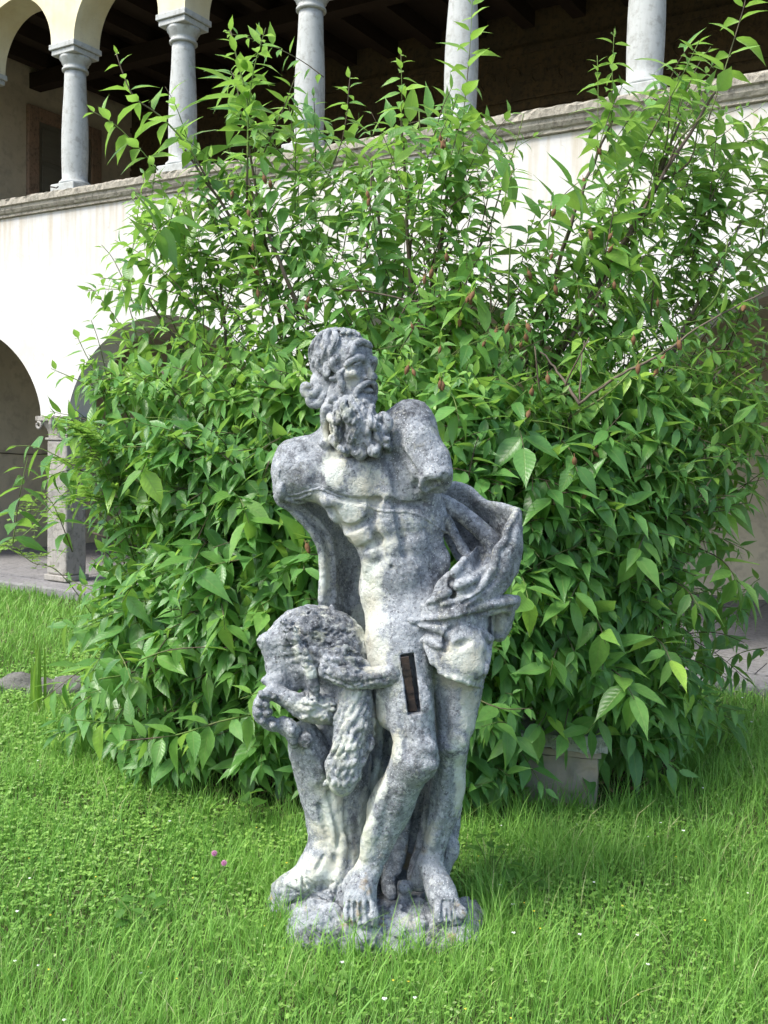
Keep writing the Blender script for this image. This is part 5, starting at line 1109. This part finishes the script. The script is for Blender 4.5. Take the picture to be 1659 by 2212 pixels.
# tiny white and yellow flowers in the lawn
def flowers(name, cnt, col, r0, label=None):
    t = NT(name + '_petal'); mat = t.base(col, 0.7, 0.2); mb = MB()
    for _ in range(cnt):
        y = rng.uniform(2.0, 6.5); x = rng.uniform(-.42, .42) * y; h = rng.uniform(.03, .07); r = r0 * rng.uniform(.7, 1.2)
        if ((x - ST.location.x) / .3) ** 2 + ((y - SY) / .25) ** 2 < 1 or shade_dist(np.array([x]), np.array([y]))[0] < 1.1: continue
        mb.add([(x + r * math.cos(a), y + r * math.sin(a), h + (.3 * r if i % 2 else 0)) for i, a in enumerate(np.linspace(0, 6.283, 9)[:-1])] + [(x, y, h + r * .3)], [(i, (i + 1) % 8, 8) for i in range(8)])
    tag(mb.build(name, mat), kind='stuff')
flowers('white_daisies', 45, (0.75, 0.75, 0.72), .006); flowers('yellow_flowers', 160, (0.75, 0.6, 0.06), .0035)

# ================================================================ single plants
def on_ground(px, py):
    d = Fv * F + R2 * (px - CX) - U2 * (py - CY); k = -CAMH / d.z; return CAM + d * k
t = NT('pink_clover'); v = t.coord(); M['pink'] = t.base(t.mix(t.noise(v, 300, 2), (0.48, 0.17, 0.32), (0.62, 0.34, 0.5)), 0.7, 0.2)
def clover_flower(px, py, Y, fx, label):
    top_ = np.array(at(px, py, Y)); base_ = np.array([top_[0] + fx, Y + .02, 0]); root = tag(empty('clover_flower', tuple(base_)), label, 'flower', 'pink clover flowers in the lawn')
    s = MB(); P = crom([base_ * 0, (top_ - base_) * .5 + np.array([.01, 0, .01]), top_ - base_], 4); s.tube([tuple(p) for p in P], .0013, 5); s.build('stem', M['twig'], root, True)
    h = MB(); c = top_ - base_
    for i in range(60):
        zz = 1 - 2 * (i + .5) / 60; a = i * 2.399; d = np.array([math.sqrt(1 - zz * zz) * math.cos(a), math.sqrt(1 - zz * zz) * math.sin(a), zz]); h.tube([tuple(c + d * .004), tuple(c + d * .010 + UP * .003)], [.0018, .0007], 4)
    h.build('flower_head', M['pink'], root)
    l = LeafBag()
    for k in range(3): a = k * 2.1; l.add(c - UP * .014, (math.cos(a), math.sin(a), .1), UP, .022, .011, .2, .2, 0, .5, .1)
    q = l.arr(); link('leaves', leaf_mesh('leaves', bag_arrays(q, False), q[:, 14], q[:, 15], len(TS), TS, M['weedleaf']), None, root)
clover_flower(463, 1845, 3.25, -.05, 'pink clover flower left of the statue, the smaller and higher of the two')
clover_flower(484, 1866, 3.2, -.06, 'pink clover flower left of the statue, the larger and lower of the two')

def weed(px, py, h, nl, L, label, group=None, young=.2, mat='weedleaf', stems=3, wr=.5, cat='weed', name='weed', spread=.35, lift=.6):
    g = on_ground(px, py); root = tag(empty(name, (g.x, g.y, 0)), label, cat, group)
    s = MB(); per = max(1, nl // stems); l = LeafBag()
    for i in range(stems):
        a = i * 6.283 / stems + rng.uniform(-.4, .4); tip = np.array([math.cos(a) * spread * h, math.sin(a) * spread * h, h * rng.uniform(.75, 1.0)]); P = crom([np.array([0, 0, -.01]), tip * .5 + UP * .1 * h, tip], 5)
        s.tube([tuple(p) for p in P], list(np.linspace(.0028, .0014, len(P))), 5)
        for k in range(per):
            u = .25 + .75 * (k + 1) / per; p = P[min(int(u * (len(P) - 1)), len(P) - 1)]; b_ = a + (k % 2) * math.pi + k * .8; ax = np.array([math.cos(b_), math.sin(b_), lift * rng.uniform(.2, 1.0)])
            l.add(p, ax, UP + rng.normal(size=3) * .2, L * rng.uniform(.7, 1.1), L * wr, rng.uniform(.1, .5), rng.uniform(.1, .4), rng.uniform(-.3, .3), rng.random(), young * rng.random() * 2)
    s.build('stem', M['twig'], root, True); q = l.arr(); A = bag_arrays(q, True)
    for i in range(len(A)): link('leaf', leaf_mesh('leaf', A[i:i + 1], q[i:i + 1, 14], q[i:i + 1, 15], len(TT), TT, M[mat]), None, root)
    return root
weed(300, 2010, .09, 14, .065, 'low bluish green leafy weed alone in the front lawn, left of the statue', young=.1, stems=5, spread=.9)
weed(545, 1790, .13, 6, .085, 'broad rounded leaves with a bitten hole, left of the tree stump of the statue', young=.1, stems=3, wr=.62)
weed(640, 1760, .16, 8, .07, 'leafy weed hard against the left side of the carved stump', young=.3, stems=3, wr=.55)
weed(570, 1690, .20, 12, .09, 'yellowish seedling under the left overhang of the shrub', young=.9, stems=3)
weed(480, 1660, .14, 9, .08, 'dark seedling in shade below the lowest left branches', young=.1, stems=3)
weed(1100, 1760, .22, 14, .07, 'upright bright seedling between the statue and the stone pedestal', young=.35, stems=3, wr=.35, lift=1.0)
weed(1060, 1900, .16, 10, .06, 'low seedling in the grass right of the statue\'s standing foot', young=.3, stems=4)
weed(1125, 1940, .10, 8, .075, 'broad leaved weed in the grass front right of the statue', young=.2, stems=3, wr=.6, spread=.7)
weed(1560, 1640, .16, 12, .06, 'weed at the lawn edge near the pavement on the right', young=.3, stems=4)
weed(950, 1870 - 150, .20, 8, .08, 'dark seedling behind the standing leg of the statue', young=.1, stems=3)
weed(720, 2170, .07, 8, .05, 'small rosette weed in the lawn at the bottom, below the rock base', young=.5, stems=4, spread=.9, wr=.45)
# tall blades of a grass-like clump at the left
g = on_ground(82, 1545); root = tag(empty('iris_clump', (g.x, g.y, 0)), 'tall clump of upright sword leaves growing by the sunken stones at left', 'plant'); 
for i in range(16):
    a = rng.uniform(0, 6.28); q = LeafBag(); q.add((rng.normal() * .02, rng.normal() * .02, 0), (math.cos(a) * .16, math.sin(a) * .16, 1), (math.cos(a), math.sin(a), .2), rng.uniform(.25, .48), .016, .18, .3, rng.uniform(-.5, .5), rng.random(), .25); q = q.arr()
    tt_ = TT; A = leaf_arrays(q[:, 0:3], q[:, 3:6], q[:, 6:9], q[:, 9], q[:, 10], q[:, 11], q[:, 12], q[:, 13], True, TT, np.array([.7, .9, 1, 1, .9, .7, .4, 0])); link('leaf', leaf_mesh('leaf', A, q[:, 14], q[:, 15], len(TT), TT, M['leaflet']), None, root)
# half-buried border stones at the left
M['rubble'] = m_stone('rubble_stone', (0.19, 0.185, 0.165), (0.13, 0.13, 0.12), (0.07, 0.07, 0.06), 3, 1.0)
for i, (px, py, sx, lab) in enumerate(((45, 1492, .16, 'leftmost grey half buried border stone in the lawn'), (95, 1502, .10, 'grey border stone just behind the tall sword leaf clump'), (150, 1500, .16, 'rough grey border stone right of the sword leaf clump, by the lowest shrub leaves'))):
    g = on_ground(px, py); bmx = bmesh.new(); bmesh.ops.create_icosphere(bmx, subdivisions=4, radius=1)
    P = np.array([v_.co[:] for v_ in bmx.verts]); N = 1 + .16 * vnoise(P * 1.7 + i * 9) + .07 * vnoise(P * 5 + i * 3) + .03 * vnoise(P * 12)
    for v_, k in zip(bmx.verts, N): v_.co = Vector((v_.co.x * k * sx, v_.co.y * k * .10, v_.co.z * k * .085))
    me = bpy.data.meshes.new('border_stone'); bmx.to_mesh(me); bmx.free(); o = link('border_stone', me, M['rubble'], None, True); o.location = (g.x, g.y, .02); o.rotation_euler = (0, 0, .1 * i); tag(o, lab, 'stone', 'border stones sunk in the lawn')
# compound-leaved saplings at the left
def sprays(name, label, cat, base_, stems, mat):
    root = tag(empty(name, tuple(base_)), label, cat); b_ = np.array(base_); l = LeafBag(); s = MB()
    for pts, r0, nleaf, LL in stems:
        P = crom([np.array(at(*p)) if len(p) == 3 else np.array(p[:3]) for p in pts], 6) - b_; s2 = MB(); s2.tube([tuple(p) for p in P], list(np.linspace(r0, r0 * .4, len(P))), 5); s2.build('stem', M['twig'], root, True)
        for k in range(nleaf):
            u = .35 + .65 * k / max(1, nleaf - 1); i = min(int(u * (len(P) - 1)), len(P) - 2); p = P[i]; dr = unit(P[i + 1] - P[i]); side = unit(np.cross(dr, UP)) * (1 if k % 2 else -1); ax = unit(side + dr * .7 + UP * rng.uniform(-.1, .5)); Lr = LL * rng.uniform(.7, 1.2); tone0 = rng.random()
            Q = crom([p, p + ax * Lr * .5 + UP * .01, p + ax * Lr - UP * .02], 4); s.tube([tuple(x_) for x_ in Q], .0011, 4); lat = unit(np.cross(ax, UP)); npair = 6
            for j in range(npair):
                f = (j + 1) / npair; w0 = Q[min(int(f * (len(Q) - 1)), len(Q) - 1)]
                for sg in (-1, 1): l.add(w0, unit(lat * sg + ax * .45 + rng.normal(size=3) * .15), UP + rng.normal(size=3) * .25, Lr * .24 * rng.uniform(.8, 1.1), Lr * .12, .1, .1, 0, np.clip(tone0 + rng.normal() * .2, 0, 1), rng.random() * .7)
            l.add(Q[-1], ax, UP, Lr * .24, Lr * .12, .1, .1, 0, tone0, .5)
    s.build('leaf_stalks', M['twig'], root)['kind'] = 'stuff'; q = l.arr(); link('leaflets', leaf_mesh('leaflets', bag_arrays(q, False), q[:, 14], q[:, 15], len(TS), TS, M[mat]), None, root)['kind'] = 'stuff'
gb = on_ground(300, 1560)
sprays('locust_sapling', 'thin arching sapling with small paired leaflets in front of the left pillar', 'sapling', (gb.x, gb.y + .3, 0), [
    ([(gb.x, gb.y + .3, 0, 0), (260, 1180, 5.2), (205, 1050, 5.2), (165, 1046, 5.2), (120, 1085, 5.1), (70, 1140, 5.0), (0, 1190, 4.95), (-80, 1215, 4.9)], .005, 26, .14), ([(gb.x, gb.y + .3, 0, 0), (150, 1260, 5.2), (70, 1215, 5.1), (30, 1180, 5.0)], .003, 8, .13), ([(110, 1085, 5.1), (80, 1080, 5.1), (50, 1110, 5.1)], .002, 6, .12), ([(20, 1185, 5.0), (60, 1205, 5.0), (100, 1200, 5.0)], .002, 5, .12)], 'leaflet')
sprays('honey_locust_sapling', 'yellow green feathery sapling beside the left pillar behind the shrub', 'sapling', (gb.x + .1, gb.y + .5, 0), [
    ([(gb.x + .1, gb.y + .5, 0, 0), (280, 1150, 4.5), (250, 1000, 4.35), (205, 950, 4.3), (165, 935, 4.3)], .006, 24, .17), ([(gb.x + .1, gb.y + .5, 0, 0), (280, 1180, 4.5), (235, 1085, 4.35), (190, 1075, 4.3)], .004, 16, .16), ([(280, 1150, 4.5), (250, 990, 4.35), (210, 985, 4.3), (165, 1000, 4.3)], .004, 16, .15)], 'leaflet')
# stone pedestal half hidden under the shrub at the right
PD = tag(empty('stone_pedestal', tuple(at(1226, 1700, 4.30)), 0), 'low reddish stone block under a worn slab, half hidden by leaves right of the statue', 'pedestal'); PD.location.z = 0; PD.rotation_euler = (0, 0, math.radians(-14)); PD.scale = (.92, .9, .92)
t = NT('pedestal_stone'); v = t.coord(); t.bump(t.noise(v, 60, 5), .6, .006); M['ped'] = t.base(t.mix(t.ramp(t.noise(v, 9, 5), [(0.4, 0), (0.65, 1)]), (0.38, 0.32, 0.25), (0.28, 0.26, 0.22)), .9, .15)
M['slab'] = m_stone('slab_stone', (0.50, 0.50, 0.46), (0.36, 0.38, 0.33), (0.13, 0.15, 0.12), 2.5, 0.9)
def rough_box(mb, x0, x1, y0, y1, z0, z1, n=12, a=.004):
    import itertools
    def face(o, u, v_):
        b0 = len(mb.v); vs = [np.array(o) + np.array(u) * i / n + np.array(v_) * j / n for j in range(n + 1) for i in range(n + 1)]; vs = [tuple(p + a * (vnoise(p[None] * 25 + k)[0]) for k, p in ((0, q_),))[0] for q_ in vs]
        mb.add(vs, [(j * (n + 1) + i, j * (n + 1) + i + 1, (j + 1) * (n + 1) + i + 1, (j + 1) * (n + 1) + i) for j in range(n) for i in range(n)])
    dx, dy, dz = x1 - x0, y1 - y0, z1 - z0
    face((x0, y0, z0), (dx, 0, 0), (0, 0, dz)); face((x1, y0, z0), (0, dy, 0), (0, 0, dz)); face((x1, y1, z0), (-dx, 0, 0), (0, 0, dz)); face((x0, y1, z0), (0, -dy, 0), (0, 0, dz)); face((x0, y0, z1), (dx, 0, 0), (0, dy, 0))
q = MB(); rough_box(q, -.20, .14, -.16, .16, -.02, .232, 16, .008); q.build('block', M['ped'], PD, True)
q = MB(); rough_box(q, -.215, .155, -.175, .175, .235, .262); q.build('moulding', M['ped'], PD, True)
q = MB(); rough_box(q, -.24, .18, -.20, .20, .265, .335, 16, .009); q.build('slab', M['slab'], PD, True)
bmx = bmesh.new(); bmesh.ops.create_icosphere(bmx, subdivisions=4, radius=1)
P = np.array([v_.co[:] for v_ in bmx.verts]); N = 1 + .22 * vnoise(P * 1.6 + 4) + .08 * vnoise(P * 6)
for v_, k in zip(bmx.verts, N): v_.co = Vector((v_.co.x * k * .09, v_.co.y * k * .08, v_.co.z * k * .06))
me = bpy.data.meshes.new('loose_stone'); bmx.to_mesh(me); bmx.free(); o = link('loose_stone', me, M['slab'], None, True); pw = PD.matrix_basis @ Vector((.13, .10, .335)); o.location = pw; tag(o, 'rough grey lump of stone lying on the slab of the low pedestal', 'stone')
# dead leaves under the shrub
t = NT('dry_leaf'); M['dry'] = t.base((0.22, 0.15, 0.09), .8, .1); l = LeafBag()
for _ in range(900):
    a = rng.uniform(0, 6.28); rr = math.sqrt(rng.random()); p = (AXX + 1.4 * rr * math.cos(a), AXY + 1.0 * rr * math.sin(a), .012); b_ = rng.uniform(0, 6.28); l.add(p, (math.cos(b_), math.sin(b_), rng.uniform(-.1, .3)), UP + rng.normal(size=3) * .4, .05, .02, rng.uniform(-.2, .5), .4, 0, .5, 0)
q = l.arr(); tag(link('leaf_litter', leaf_mesh('leaf_litter', bag_arrays(q, False), q[:, 14], q[:, 15], len(TS), TS, M['dry'])), kind='stuff')
